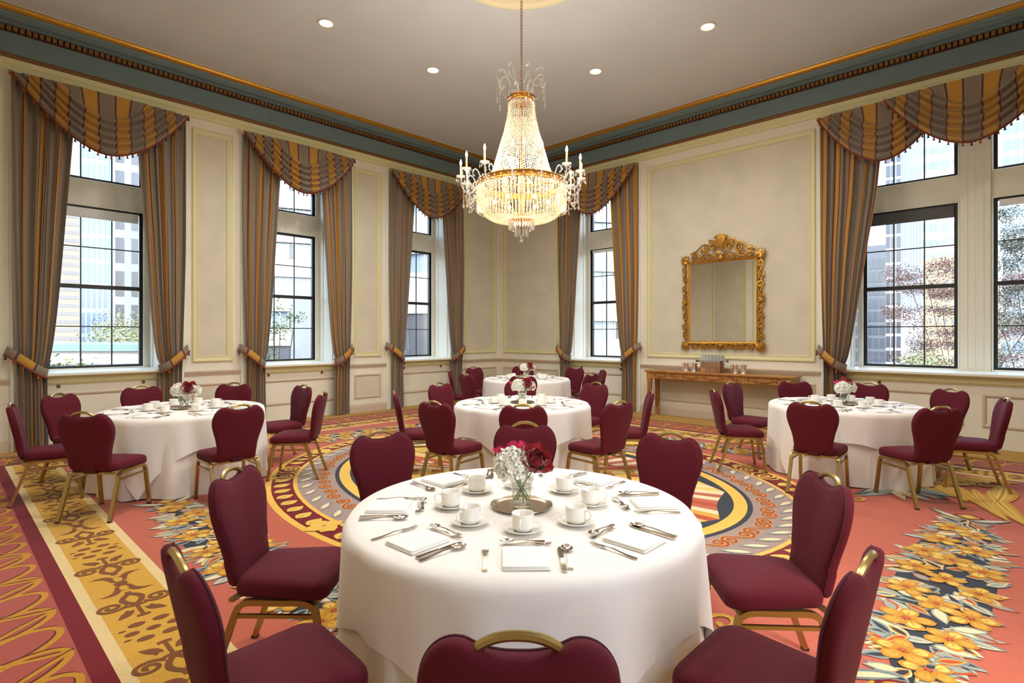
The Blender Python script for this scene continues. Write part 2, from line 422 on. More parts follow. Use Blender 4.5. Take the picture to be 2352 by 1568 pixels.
# ------------------------------------------------------------------ windows
wcount = [0]
def window(T, c, n0=-.55):
    wcount[0] += 1
    mb = MB(T)
    for a, b, z0, z1 in ((c - .68, c - .6, 1.0, 4.95), (c + .6, c + .68, 1.0, 4.95), (c - .6, c + .6, 1.0, 1.06), (c - .6, c + .6, 3.52, 3.93), (c - .6, c + .6, 4.78, 4.95)):
        mb.box(a, b, n0 - .1, n0, z0, z1)
    for z0, z1 in ((1.06, 3.52), (3.93, 4.78)):
        ring_frame(mb, c - .625, c + .625, z0 - .025, z1 + .025, [(0, n0), (0, n0 + .012), (.012, n0 + .016), (.025, n0 + .006), (.025, n0 - .03)])
    w = mb.build('window_%d' % wcount[0], M['wwhite'], kind='structure')
    f = MB(T)
    nf = n0 - .06
    for z0, z1 in ((1.06, 3.52), (3.93, 4.78)):
        for a, b, p, q in ((c - .6, c - .555, z0, z1), (c + .555, c + .6, z0, z1), (c - .555, c + .555, z0, z0 + .035), (c - .555, c + .555, z1 - .035, z1)):
            f.box(a, b, nf - .03, nf + .03, p, q)
    f.build('sash_frame', M['sash'], w)
    r = MB(T); r.box(c - .56, c + .56, nf - .03, nf + .035, 2.27, 2.33); r.build('meeting_rail', M['sash'], w)
    for k in (-1, 1):
        for z0, z1 in ((1.09, 2.27), (2.33, 3.49), (3.96, 4.75)):
            mu = MB(T); mu.box(c + k * .195 - .009, c + k * .195 + .009, nf - .012, nf + .014, z0, z1); mu.build('muntin', M['sash'], w)
    for z in (1.69, 2.905):
        mu = MB(T); mu.box(c - .555, c + .555, nf - .011, nf + .012, z - .008, z + .008); mu.build('muntin', M['sash'], w)
    xs = (c - .56, c - .195, c + .195, c + .56)
    for a, b in zip(xs, xs[1:]):
        for z0, z1 in ((1.09, 1.69), (1.69, 2.3), (2.3, 2.905), (2.905, 3.49), (3.96, 4.75)):
            pn = MB(T); pn.box(a, b, nf - .003, nf + .003, z0, z1); pn.build('pane', M['pane'], w)
    return w
WIN = {}
def bay(T, c, half, wins, tagname):
    a, b = c - half, c + half
    s = MB(T)                                              # casing, reveals and breast panelling
    for sgn, e in ((1, a), (-1, b)):
        x = [e, e + sgn * .035, e + sgn * .085, e + sgn * .13]
        run_prof = [(.0, x[0]), (.03, x[0]), (.045, x[0] + sgn * .012), (.045, x[1]), (.028, x[1] + sgn * .008), (.028, x[2]), (.04, x[2] + sgn * .01), (.02, x[3]), (-.09, x[3])]
        vs = [(q, n, z) for z in (0, 5.09) for n, q in run_prof]; k = len(run_prof)
        s.add(vs, [(i, i + 1, k + i + 1, k + i) for i in range(k - 1)])
    hi = half - .235
    for sgn in (-1, 1):
        e0, e1 = c + sgn * hi, c + sgn * (hi - .12)
        s.add([(e0, -.08, 1.0), (e1, -.56, 1.0), (e1, -.56, 4.95), (e0, -.08, 5.0)], [(0, 1, 2, 3)])
        # recessed frame lines on the reveal
        for t0, t1 in ((.18, .22), (.72, .76)):
            p = [(e0 + (e1 - e0) * t, -.08 - .48 * t) for t in (t0, t1)]
            off = -sgn * .012
            s.add([(p[0][0], p[0][1], 1.05), (p[1][0], p[1][1], 1.05), (p[1][0], p[1][1], 4.9), (p[0][0], p[0][1], 4.9),
                   (p[0][0] + off, p[0][1], 1.05), (p[1][0] + off, p[1][1], 1.05), (p[1][0] + off, p[1][1], 4.9), (p[0][0] + off, p[0][1], 4.9)],
                  [(4, 5, 6, 7), (0, 1, 5, 4), (1, 2, 6, 5), (2, 3, 7, 6), (3, 0, 4, 7)])
    s.add([(c - hi, -.08, 5.0), (c + hi, -.08, 5.0), (c + hi - .12, -.56, 4.95), (c - hi + .12, -.56, 4.95)], [(0, 1, 2, 3)])
    tr = trim(s, M['wwhite'], label='pale casing and deep reveal of the ' + tagname)
    if len(wins) > 1:
        m = MB(T); m.box(c - .17, c + .17, -.7, -.5, 1.0, 4.98)
        for x in (c - .09, c + .09): m.box(x - .006, x + .006, -.5, -.494, 1.05, 4.95)
        m.box(c - .004, c + .004, -.5, -.496, 1.05, 4.95)
        m.build('mullion_board', M['wwhite'], tr)
    si = MB(T)
    run_p = [(-.6, .985), (.05, .985), (.06, .992), (.06, 1.018), (.05, 1.026), (-.56, 1.04)]
    vs = [(q, n, z) for q in (c - half + .13, c + half - .13) for n, z in run_p]; k = len(run_p)
    si.add(vs, [(i, (i + 1) % k, k + (i + 1) % k, k + i) for i in range(k)] + [tuple(range(k)), tuple(range(2 * k - 1, k - 1, -1))])
    si.build('sill', M['wwhite'], tr)
    ap = MB(T)
    run_p = [(-.08, .86), (-.062, .864), (-.06, .878), (-.045, .885), (-.045, .95), (-.02, .96), (.0, .985), (-.08, .986)]
    vs = [(q, n, z) for q in (c - half + .13, c + half - .13) for n, z in run_p]; k = len(run_p)
    ap.add(vs, [(i, (i + 1) % k, k + (i + 1) % k, k + i) for i in range(k)] + [tuple(range(k)), tuple(range(2 * k - 1, k - 1, -1))])
    ap.build('apron', M['trim'], tr)
    pm = MB(T)
    cs = [(c - half + .19, c + half - .19)] if len(wins) == 1 else [(c - half + .19, c - .1), (c + .1, c + half - .19)]
    for p, q in cs: ring_frame(pm, p, q, .285, .745, [(w, n - .08) for w, n in P_SMALL])
    pm.build('apron_moulding', M['rail'], tr)
    for x in ([c - .52, c + .5] if len(wins) == 1 else [c + 1.1, c - 1.1]):
        kp = MB(T); kp.box(x - .02, x + .02, -.08, -.068, .815, .862); k2 = kp.build('bronze_plate', M['bronze'], tr)
        kk = MB(T); kk.box(x - .006, x + .006, -.068, -.05, .832, .844); kk.build('knob', M['sash'], k2)
    for w in wins: WIN[(T, w)] = window(T, w)
    return tr
for i, c in enumerate(BAYS_L): bay(TLW, c, 1.035, [c], ('window by the plain wall', 'middle window of the row of three', 'window of the row of three beside the room corner')[i])
bay(TRW, *BAYS_R[0], 'single window between corner and mirror'); bay(TRW, *BAYS_R[1], 'wide double window past the mirror')
bay(TBY, BAYS_L[0], 1.035, [BAYS_L[0]], 'uncurtained window of the near wall')
WLAB = ['tall window showing the blue glass tower', 'tall window showing the white banded office block', 'tall window of the three-window wall beside the room corner',
        'tall window between the room corner and the gilded mirror', 'light of the wide double window with a dark grey blind, next to the drape', 'light of the wide double window with a pale blind, in front of the dark tree',
        'uncurtained window of the near wall']
for (k, w), l in zip(WIN.items(), WLAB): w['label'] = l
# roller blinds rolled up under the transoms
def blind(T, c, z0, z1, m, parent):
    b = MB(T); b.box(c - .555, c + .54, -.6, -.55, z0, z1); b.tube([(c - .555, -.572, z0), (c + .54, -.572, z0)], .014, 8); b.build('roller_blind', m, parent)
M['blind_w'] = mat('white_roller_blind', (232, 234, 232), .6); M['blind_d'] = mat('dark_grey_roller_blind', (84, 84, 84), .6)
blind(TLW, BAYS_L[0], 3.36, 3.49, M['blind_w'], WIN[(TLW, BAYS_L[0])]); blind(TRW, 6.87, 3.45, 3.5, M['blind_w'], WIN[(TRW, 6.87)])
blind(TRW, 1.445, 3.33, 3.49, M['blind_d'], WIN[(TRW, 1.445)]); blind(TRW, -.155, 3.41, 3.49, M['blind_w'], WIN[(TRW, -.155)])
# daylight portals at the windows (they give off no light of their own; they only guide the sky light)
for (T, c), w in WIN.items():
    x, y, z = T(c, -.72, 2.9)
    o = add_light('daylight_portal', 'AREA', (x, y, z), 1.0, shape='RECTANGLE', size=1.15, size_y=3.75)
    d = Vector(T(c, 1, 2.9)) - Vector(T(c, 0, 2.9)); o.rotation_euler = d.to_track_quat('-Z', 'Z').to_euler()
    o.data.cycles.is_portal = True

# ------------------------------------------------------------------ ceiling rose and downlights
M['rose'] = mat('ceiling_rose_plaster', (232, 218, 176), .6)
CHX, CHY = 4.63, 4.26
mb = MB(); mb.lathe([(.001, -.05), (.12, -.05), (.2, -.035), (.3, -.03), (.5, -.03), (.52, -.042), (.6, -.042), (.62, -.03), (.82, -.03), (.84, -.048), (.88, -.05), (.9, -.03), (.93, -.028), (.945, -.01), (.945, 0)], 64, (0, 0, 0))
rose = mb.build('ceiling_rose', M['rose'], smooth=True); rose.location = (CHX, CHY, ZC)
tag(rose, 'round plaster ceiling rose with a ring of rosettes above the chandelier', 'ceiling rose')
mb = MB(); mb.lathe([(.055, 0), (.055, -.008), (.04, -.012), (.035, -.006), (.02, -.014), (.001, -.016)], 14); r0 = mb.build('rosette', M['rose'], rose, smooth=True)
for i in range(26):
    o = r0 if i == 0 else r0.copy()
    if i: COL.objects.link(o)
    a = 2 * pi * i / 26; o.location = (.72 * cos(a), .72 * sin(a), -.03)
M['lamp_glow'] = mat('lit_downlight_lens', (255, 240, 215), .4, emit=(255, 226, 180), estr=7.0)
M['lamp_trim'] = mat('downlight_trim', (240, 230, 214), .4)
DOWN = [(3.72, 7.07), (5.57, 7.07), (7.42, 5.19), (7.42, 3.31), (1.85, 5.19), (1.85, 3.31), (3.72, 1.44), (5.57, 1.44)]  # last four are unseen, added in symmetry as fill light near the camera
mb = MB(); mb.lathe([(.085, 0), (.105, -.004), (.108, -.012), (.088, -.012), (.08, .0), (.07, .05)], 28, cap0=False, cap1=False)
dl = empty('downlight', label='x', cat='ceiling light', group='recessed downlights'); mb.build('trim_ring', M['lamp_trim'], dl, smooth=True)
mb = MB(); mb.lathe([(.001, -.002), (.05, -.003), (.08, -.001), (.082, .004)], 24, cap0=False, cap1=False); mb.build('lens', M['lamp_glow'], dl, smooth=True)
for i, (x, y) in enumerate(DOWN):
    stamp(dl, (x, y, ZC - .002), 0, ('round recessed downlight in the ceiling on the three-window side', 'round recessed downlight in the ceiling on the mirror wall side', 'round recessed downlight in the ceiling towards the plain walls')[0 if i < 2 else 1 if i < 4 else 2])
    add_light('downlight_beam', 'SPOT', (x, y, ZC - .03), DOWN_W * (.72 if 2 <= i < 4 else 1.0), (1.0, .975, .945), spot_size=rad(150), spot_blend=.7, shadow_soft_size=.07)
# ------------------------------------------------------------------ curtains and swags
TAU, GOL, NAV, ORA = (132, 118, 100), (186, 136, 44), (68, 66, 80), (192, 118, 48)
def seq(parts):
    tot = sum(w for w, c in parts); out = []; a = 0
    for w, c in parts: a += w / tot; out.append((a, c))
    return out
M['swag'] = stripe_mat('swag_stripe', seq([(20, TAU), (1.3, ORA), (3.6, NAV), (1.3, ORA), (20, GOL), (1.3, ORA), (3.6, NAV), (1.3, ORA)]), .40)
M['drape'] = stripe_mat('drape_stripe', seq([(34, TAU), (1.3, ORA), (2.6, NAV), (1.3, ORA), (8, GOL), (1.3, ORA), (2.6, NAV), (1.3, ORA)]), .41)
M['lining'] = mat('curtain_lining', (180, 150, 96), .8)
M['fringe'] = mat('rust_fringe', (120, 54, 28), .8, var=.3, scale=120)
M['tass_n'] = mat('navy_tassel', (40, 44, 66), .8); M['tass_r'] = mat('rust_tassel', (148, 78, 40), .8)
random.seed(4)
tm = MB(); tm.lathe([(.004, 0), (.006, -.008), (.011, -.014), (.010, -.022), (.008, -.025), (.017, -.05), (.001, -.052)], 8)
tas = [tm.build('tassel', M['tass_n'], smooth=True), None]
tm2 = MB(); tm2.lathe([(.004, 0), (.006, -.008), (.011, -.014), (.010, -.022), (.008, -.025), (.017, -.05), (.001, -.052)], 8)
tas[1] = tm2.build('tassel', M['tass_r'], smooth=True)
tused = [False, False]
def put_tassel(k, loc, parent):
    if tused[k]: o = tas[k].copy(); COL.objects.link(o)
    else: o = tas[k]; tused[k] = True
    o.parent = parent; o.location = loc

def drape(T, c, side, half, label, wide=0.0):
    """side -1 / +1: which edge of the bay the drape hangs at"""
    wid = lambda z: .30 + .37 * (max(0, z - 1.12) / 3.9) ** .62 + .02 * max(0, 1 - z / 1.1)    # width measured from the outer edge
    outer = lambda z: .05 if z < 1.0 else .05 * max(0, 1 - (z - 1.0) / 2.2) ** 1.5
    N = 5 + (1 if wide else 0); ph = random.random() * 6
    ztop, zbot = 5.04, .015
    def pt(u, v):
        z = ztop + (zbot - ztop) * v
        o = outer(z); w = wid(z) * (1 + wide * min(1, max(0, (z - 1.2) / 2.5)))
        gather = 1 - .45 * math.exp(-((z - 1.12) / .35) ** 2)
        a = (u + .035 * sin(9 * u + ph) + .02 * sin(17 * u + 2 * ph)) * N * 2 * pi + ph + .10 * sin(z * .8 + ph)
        amp = (.040 + .020 * (1 - gather)) * (.65 + .35 * sin(11.3 * u + 3 * ph))
        s = o + w * (u + .018 * sin(a + 1.2)) * (1 if z > 1.12 else 1)
        n = .112 + amp * sin(a) + .016 * sin(2.3 * a + z) + .03 * (1 - gather) * 2 * sin(pi * u)
        if z < .12: n += .02 * (1 - z / .12) * sin(a * .7 + 1)
        return (c + side * (half - .012 - s), max(n, .052), z)
    mb = MB(T)
    fw = 1.35 * (1 + wide)
    mb.grid(pt, 96, 64, uv=lambda u, v: (u * fw + ph * .05, v * 5))
    cu_ = mb.build('curtain', M['drape'], smooth='all', normals=False)
    tag(cu_, label, 'curtain', 'striped floor-length drapes')
    # tieback: a band from a hook outside the drape down and round its inner edge
    path = [(-.06, .06, 1.36), (-.02, .12, 1.335), (.08, .215, 1.25), (.18, .24, 1.16), (.27, .225, 1.09), (.345, .17, 1.045), (.365, .1, 1.035), (.30, .052, 1.06)]
    pp = smooth_path(path, 5)
    band = MB(T); L = [0.0]
    for a, b in zip(pp, pp[1:]): L.append(L[-1] + (b - a).length)
    W = lambda p: c + side * (half - .012 - p)
    hh = .062
    def bp(u, v):
        i = min(int(round(u * (len(pp) - 1))), len(pp) - 1); p = pp[i]
        t = (pp[min(i + 1, len(pp) - 1)] - pp[max(i - 1, 0)]); nx = Vector((-t.z, 0, t.x)); nx = nx.normalized() if nx.length > 1e-5 else Vector((0, 0, 1))
        if nx.z < 0: nx = -nx
        k = (v - .5) * 2 * hh
        return (W(p.x + nx.x * k * .5), max(p.y + .012 * (1 - (2 * v - 1) ** 2), .05), p.z + nx.z * k)
    band.grid(bp, len(pp) - 1, 6, uv=lambda u, v: (u * L[-1], v))
    tb = band.build('tieback', M['swag'], cu_, smooth='all', normals=False)
    sm = MB(T); edge = [bp(i / (len(pp) - 1), 0.0) for i in range(len(pp))]
    low = [(e[0], e[1] + .006 + .004 * (i % 2), e[2] - .012 * (.6 + .4 * (i % 2))) for i, e in enumerate(edge)]
    sm.tube(low, .014, 6); sm.build('fringe', M['fringe'], tb, smooth=True)
    for q, i in enumerate(range(2, len(pp) - 6, 6)):
        e = low[i]; put_tassel(q % 2, T(e[0], e[1] + .008, e[2] - .008), tb)
    return cu_
def swag(T, s0, s1, label, n0=.21, drop=.88, ztop=5.03, flip=1, dz=0.0):
    c, h = (s0 + s1) / 2, (s1 - s0) / 2
    NF = 5.0; t0 = .38
    def smax(t): return .50 if t <= t0 else .50 + .50 * ((t - t0) / (1 - t0)) ** .8
    def base(sg, t):
        e = 2.0 - .15 * t
        z = ztop - drop * t * (1 - abs(sg) ** e) - .03 * t * abs(sg) ** 8 * (t > t0)
        env = 1 - abs(sg) ** 6
        k = 0.0
        if t > t0:
            q = (t - t0) / (1 - t0)
            f = (q * NF) % 1.0
            k = (.006 + .105 * (f / .66 if f < .66 else max(0, (1 - f) / .34)) ** .8) * (.40 + .60 * env)
            k += .035 * q * env
        else: k = .012 * (t / t0) * env + .004 * sin(sg * 9)
        sx = c + sg * h * smax(t) + .012 * sin(7 * t * NF + 5 * sg) * (t > t0) * env * (1 - env * .5)
        return (sx, n0 + k + .02 * env, z + dz)
    mb = MB(T)
    mb.grid(lambda u, v: base(2 * u - 1, v), 56, 120, uv=lambda u, v: ((2 * u - 1) * h * (smax(v) + .30 * v * abs(2 * u - 1)) + (0 if v < t0 else .006 * (int((v - t0) / (1 - t0) * NF) % 3)) + .09, v))
    sw = mb.build('swag_valance', M['swag'], smooth='all', normals=False)
    tag(sw, label, 'valance', 'striped swag valances')
    N = 64
    edge = [base(-1 + 2 * i / N, 1.0) for i in range(N + 1)]
    tr_ = MB(T); tr_.tube([(e[0], e[1] + .006, e[2] - .006 - .006 * (i % 2)) for i, e in enumerate(edge)], .013, 6)
    tr_ = tr_.build('fringe', M['fringe'], sw, smooth=True)
    # length along edge, tassels about every 9 cm
    acc = 0; k = 0; step = .088
    for a, b in zip(edge, edge[1:]):
        L = hypot(b[0] - a[0], b[2] - a[2]); acc += L
        if acc > step:
            acc -= step; put_tassel(k % 2, T(b[0], b[1] + .012, b[2] - .012), tr_); k += 1
    # gathered corner ears
    for sg in (-1, 1):
        e = MB(T); e.ball((c + sg * (h - .005), n0 - .02, ztop - .035 + dz), .03, 10, 8, sz=1.3); o = e.build('corner_ear', M['gold_fab'], sw, smooth=True)
    return sw
M['gold_fab'] = mat('gold_curtain_fabric', GOL, .75, var=.15, scale=40)
nm = ['blue-tower window', 'middle window of three', 'window beside the room corner']
for i, c in enumerate(BAYS_L):
    drape(TLW, c, -1, 1.035, 'striped taupe drape on the plain-wall side of the ' + nm[i])
    drape(TLW, c, 1, 1.035, 'striped taupe drape on the room-corner side of the ' + nm[i])
    swag(TLW, c - 1.04, c + 1.04, 'gold and taupe striped swag with tassels over the ' + nm[i])
drape(TRW, 6.87, 1, 1.035, 'striped gold drape tied back between the room corner and the single window')
drape(TRW, 6.87, -1, 1.035, 'striped taupe drape tied back between the single window and the mirror panel')
swag(TRW, 6.87 - 1.04, 6.87 + 1.04, 'gold and taupe swag over the single window next to the mirror panel')
drape(TRW, .645, 1, 1.875, 'wide striped taupe drape tied back between mirror panel and double window', wide=.28)
swag(TRW, .75, 2.53, 'striped swag over the double window, tucked under its neighbour beside the mirror panel', n0=.19)
swag(TRW, -.36, 1.62, 'middle striped swag over the double window lapping over the one beside it', n0=.30)
# ------------------------------------------------------------------ carpet: one floor mesh, woven pattern cut as flush shapes
CARP = [('filler', (176, 134, 52)), ('navy', (46, 52, 62)), ('rose', (166, 82, 70)), ('burgundy', (116, 22, 30)), ('cream', (222, 196, 140)), ('gold', (206, 158, 62)),
        ('salmon', (184, 96, 76)), ('mauve', (158, 136, 128)), ('yellow', (226, 182, 82)), ('sage', (150, 158, 146)), ('brown', (126, 76, 42)), ('rust', (178, 76, 44)),
        ('ochre', (190, 134, 40)), ('palecream', (226, 206, 164)), ('blueg', (118, 132, 136)), ('scroll', (160, 58, 36)), ('darkbrown', (98, 44, 24)), ('straw', (222, 190, 96))]
CI = {n: i for i, (n, c) in enumerate(CARP)}
cmats = [mat('carpet_' + n, c, .95, var=.13, scale=150, bump=.5, bscale=420, sheen=.15, spec=.1) for n, c in CARP]
FL = MB(); FL.box(XL - .8, XR + .8, YN - .8, YF + .8, -.2, 0, CI['filler'])
LAY = .0004
cnt = [0]
def zlay(lay): cnt[0] += 1; return lay * LAY + (cnt[0] % 40) * .000008      # no two woven shapes share a plane
def poly(pts, col, lay):
    z = zlay(lay); FL.add([(p[0], p[1], z) for p in pts], [tuple(range(len(pts)))], CI[col])
def rect(r, col, lay): poly([(r[0], r[2]), (r[1], r[2]), (r[1], r[3]), (r[0], r[3])], col, lay)
def stroke(pts, w, col, lay, taper=False):
    P = [Vector((p[0], p[1])) for p in pts]; n = len(P); vs = []; z = zlay(lay)
    for i, p in enumerate(P):
        t = (P[min(i + 1, n - 1)] - P[max(i - 1, 0)]).normalized(); s = Vector((-t.y, t.x))
        k = w * .5 * (1 if not taper else (.25 + .75 * sin(pi * min(.98, .12 + i / (n - 1) * .85))))
        vs += [(p.x + s.x * k, p.y + s.y * k, z), (p.x - s.x * k, p.y - s.y * k, z)]
    FL.add(vs, [(2 * i, 2 * i + 1, 2 * i + 3, 2 * i + 2) for i in range(n - 1)], CI[col])
def leafp(x, y, a, L, w, bend=0.0, n=7, rnd_=False):
    """leaf outline from its base point along angle a"""
    out = []
    for sgn in (1, -1):
        rng = range(n + 1) if sgn > 0 else range(n - 1, 0, -1)
        for i in rng:
            t = i / n; k = w * (sqrt(max(0, sin(pi * t ** 1.25))) if rnd_ else sin(pi * t ** .85)) * .5
            lx = t * L; ly = sgn * k + bend * t * t * L
            out.append((x + lx * cos(a) - ly * sin(a), y + lx * sin(a) + ly * cos(a)))
    return out
def leaf(x, y, a, L, w, cols, lay, bend=0.0):
    for i, c in enumerate(cols):
        q = 1 - .30 * i
        poly(leafp(x + L * .06 * i * cos(a), y + L * .06 * i * sin(a), a, L * (1 - .16 * i), w * q, bend), c, lay + i)
def disc(x, y, rx, ry, a, col, lay, n=14):
    poly([(x + rx * cos(t) * cos(a) - ry * sin(t) * sin(a), y + rx * cos(t) * sin(a) + ry * sin(t) * cos(a)) for t in [2 * pi * i / n for i in range(n)]], col, lay)
def flower(x, y, r, a, lay, petals=5):
    for k in range(petals):
        b = a + 2 * pi * k / petals
        poly(leafp(x + cos(b) * r * .1, y + sin(b) * r * .1, b, r, r * .72, 0, 8, True), 'ochre', lay)
        poly(leafp(x + cos(b) * r * .34, y + sin(b) * r * .34, b, r * .58, r * .5, 0, 8, True), 'straw' if k % 2 else 'gold', lay + 1)
        stroke([(x + cos(b) * r * .2, y + sin(b) * r * .2), (x + cos(b) * r * .65, y + sin(b) * r * .65)], r * .07, 'ochre', lay + 2)
    disc(x, y, r * .2, r * .14, a, 'rust', lay + 3, 10); disc(x, y, r * .09, r * .06, a, 'salmon', lay + 4, 8)
def spiral(x, y, r0, a0, turns, w, col, lay, hand=1, n=18, r1=.12):
    pts = []
    for i in range(n + 1):
        t = i / n; r = r0 * (1 - t) + r0 * r1 * t; a = a0 + hand * turns * 2 * pi * t
        pts.append((x + r * cos(a), y + r * sin(a)))
    stroke(pts, w, col, lay); return pts
R_NAVY = (-.10, 9.15, -1.34, 9.54); R_ROSE = (-.06, 9.11, -1.30, 9.50); R_BURG = (.49, 8.50, -.75, 8.95); R_CR = (.58, 8.41, -.66, 8.86)
R_GOLD = (.64, 8.35, -.60, 8.80); R_CR2 = (.98, 8.01, -.26, 8.46); R_FLD = (1.04, 7.95, -.20, 8.40)
for k, (r, c) in enumerate(((R_NAVY, 'navy'), (R_ROSE, 'rose'), (R_BURG, 'burgundy'), (R_CR, 'cream'), (R_GOLD, 'gold'), (R_CR2, 'cream'), (R_FLD, 'salmon'))): rect(r, c, k + 1)
# brown ornament in the gold band: (v along, w across)
def motif(tf):
    for sg in (-1, 1):
        for h in (-1, 1):
            q = lambda v, w: tf(sg * v, h * w)
            SP = lambda P_: [(p.x, p.y) for p in smooth_path([(a_, b_, 0) for a_, b_ in P_], 4)]
            poly([q(*p) for p in ((.02, 0), (.05, .045), (.09, .055), (.125, .07), (.15, .10), (.165, .15), (.175, .10), (.17, .06), (.15, .035), (.12, .022), (.14, 0), (.10, .028), (.06, .022))], 'brown', 9)
            stroke([q(*p) for p in ((.0, .0), (.03, .02))], .05, 'brown', 9)
            stroke([q(*p) for p in SP(((.17, 0), (.205, .004), (.235, .03), (.28, .052), (.33, .04), (.37, .012), (.40, -.01)))], .032, 'brown', 9)
            sp = [(.385, .0)] + [(.40 + .0 * i, .02 + .012 * i) for i in range(1, 4)]
            pts = []
            for i in range(31):
                t = i / 30; r = .070 * (1 - t) + .012; a = -pi * .5 + t * 3.4 * pi
                pts.append((.345 + r * cos(a) * .8, .125 + r * sin(a)))
            stroke([q(*p) for p in [(.40, .01), (.39, .05)] + pts[1:]], .024, 'brown', 9)
            lf = leafp(.455, .028, rad(50), .13, .055); poly([q(*p) for p in lf], 'brown', 9)
            poly([q(.46 + .02 * cos(t), .02 + .0 + .012 * sin(t) + .045) for t in [2 * pi * i / 8 for i in range(8)]], 'brown', 9)
            for cx, cy, rx, ry in ((.655, .062, .026, .045), (.69, .14, .009, .020)):
                poly([q(cx + rx * cos(t), cy + ry * sin(t)) for t in [2 * pi * i / 10 for i in range(10)]], 'brown', 9)
        q = lambda v, w: tf(sg * v, w)
        for w in (-.105, 0, .105): poly([q(.75 + .024 * cos(t), w + .038 * sin(t)) for t in [2 * pi * i / 10 for i in range(10)]], 'brown', 9)
        stroke([q(.40, 0), (q(.55, 0))], .02, 'brown', 9); stroke([q(.55, -.035), q(.555, 0), q(.55, .035)], .026, 'brown', 9)
for k in range(-3, 5):
    v = 4.16 + 1.5 * k
    if -.4 < v < 8.7: motif(lambda a, w, v=v: (.81 + w * .92, v + a)); motif(lambda a, w, v=v: (8.18 - w * .92, v + a))
for k in range(-3, 4):
    v = 4.5 + 1.5 * k
    if .9 < v < 8.3: motif(lambda a, w, v=v: (v + a, 8.63 - w * .92)); motif(lambda a, w, v=v: (v + a, -.43 + w * .92))
# interlaced gold loops in the rose band
def loops(tf, v0, v1, W):
    v = v0; k = 0
    while v < v1:
        el = [(v + .155 * cos(t) + .09 * sin(t), W * .5 + W * .45 * sin(t)) for t in [2 * pi * i / 28 for i in range(29)]]
        stroke([tf(a + .014, b - .006) for a, b in el], .036, 'darkbrown', 3.4); stroke([tf(*p) for p in el], .034, 'ochre', 3.8 + .2 * (k % 2))
        if k % 2:
            tip = [(v - .26, W * .1), (v - .12, W * .45), (v, W * .72), (v + .10, W * .98), (v + .13, W * .70), (v + .20, W * .4), (v + .34, W * .08)]
            for br in (tip[:4], tip[:2:-1]):
                br = [(p.x, p.y) for p in smooth_path([(a_, b_, 0) for a_, b_ in br], 4)]
                stroke([tf(a + .012, b) for a, b in br], .030, 'darkbrown', 4.1); stroke([tf(*p) for p in br], .028, 'ochre', 4.4)
            for a in (0, 1.0, 2.1, 3.1, 4.2, 5.2): poly([tf(*p) for p in leafp(v + .145, W * .42, a, .06, .03)], 'gold', 4.7)
        v += .29; k += 1
loops(lambda v, w: (-.06 + w, v), -1.0, 9.3, .55); loops(lambda v, w: (9.11 - w * 1.1, v), -1.0, 9.3, .55)
loops(lambda v, w: (v, 9.50 - w), .2, 8.9, .55)
# field: medallion
MX, MY, MA, MBB = 4.57, 4.2, 2.55, 3.15
def ell(ins, n=96): return [(MX + (MA - ins) * cos(2 * pi * i / n), MY + (MBB - ins) * sin(2 * pi * i / n)) for i in range(n)]
def ept(ins, t): return MX + (MA - ins) * cos(t), MY + (MBB - ins) * sin(t)
def enorm(t): return atan2(sin(t) / MBB, cos(t) / MA)
for k, (ins, c) in enumerate(((0, 'yellow'), (.06, 'burgundy'), (.27, 'yellow'), (.31, 'mauve'), (.70, 'navy'), (.745, 'yellow'), (.86, 'navy'))): poly(ell(ins), c, 8 + k)
per = 0; N = 84
for i in range(N):
    t = 2 * pi * (i + .5) / N; x, y = ept(.08, t); a = enorm(t)
    if min(abs(((t - c + pi) % (2 * pi)) - pi) for c in (rad(40), rad(140), rad(220), rad(320))) < .09: continue
    leaf(x, y, a + pi + .45, .185, .125, ('yellow', 'straw'), 18)
    stroke([(x + .03 * cos(a + pi + .4), y + .03 * sin(a + pi + .4)), (x + .11 * cos(a + pi + .5), y + .11 * sin(a + pi + .5))], .012, 'ochre', 21)
for i in range(64):
    t = 2 * pi * (i + .5) / 64; x, y = ept(.33, t); a = enorm(t)
    poly(leafp(x, y, a + pi + .75, .235, .085, .1), 'blueg', 18); leaf(x, y, a + pi + .75, .225, .07, ('sage', 'palecream'), 19, .1)
for i in range(40):                                          # running scroll: S-pairs of spirals round the grey ring
    t = 2 * pi * i / 40; Rl = hypot((MA - .575) * sin(t), (MBB - .575) * cos(t))
    rp = lambda a_, b_: ept(.575 - b_, t + a_ / Rl)
    L2 = 2 * pi * 2.3 / 40 * .27; r = .066; pts = []
    for j in range(19): q = 1 - j / 18; rr = r * (1 - .86 * q); an = -pi / 2 - q * 2.8 * pi; pts.append((-L2 + rr * cos(an), rr * sin(an)))
    for j in range(1, 8): q = j / 8; h = q * q * (3 - 2 * q); pts.append((-L2 + 2 * L2 * q, -r + 2 * r * h))
    for j in range(19): q = j / 18; rr = r * (1 - .86 * q); an = pi / 2 - q * 2.8 * pi; pts.append((L2 + rr * cos(an), rr * sin(an)))
    P2 = [rp(*p) for p in pts]; stroke(P2, .034, 'yellow', 18); stroke(P2, .022, 'scroll', 19.5)
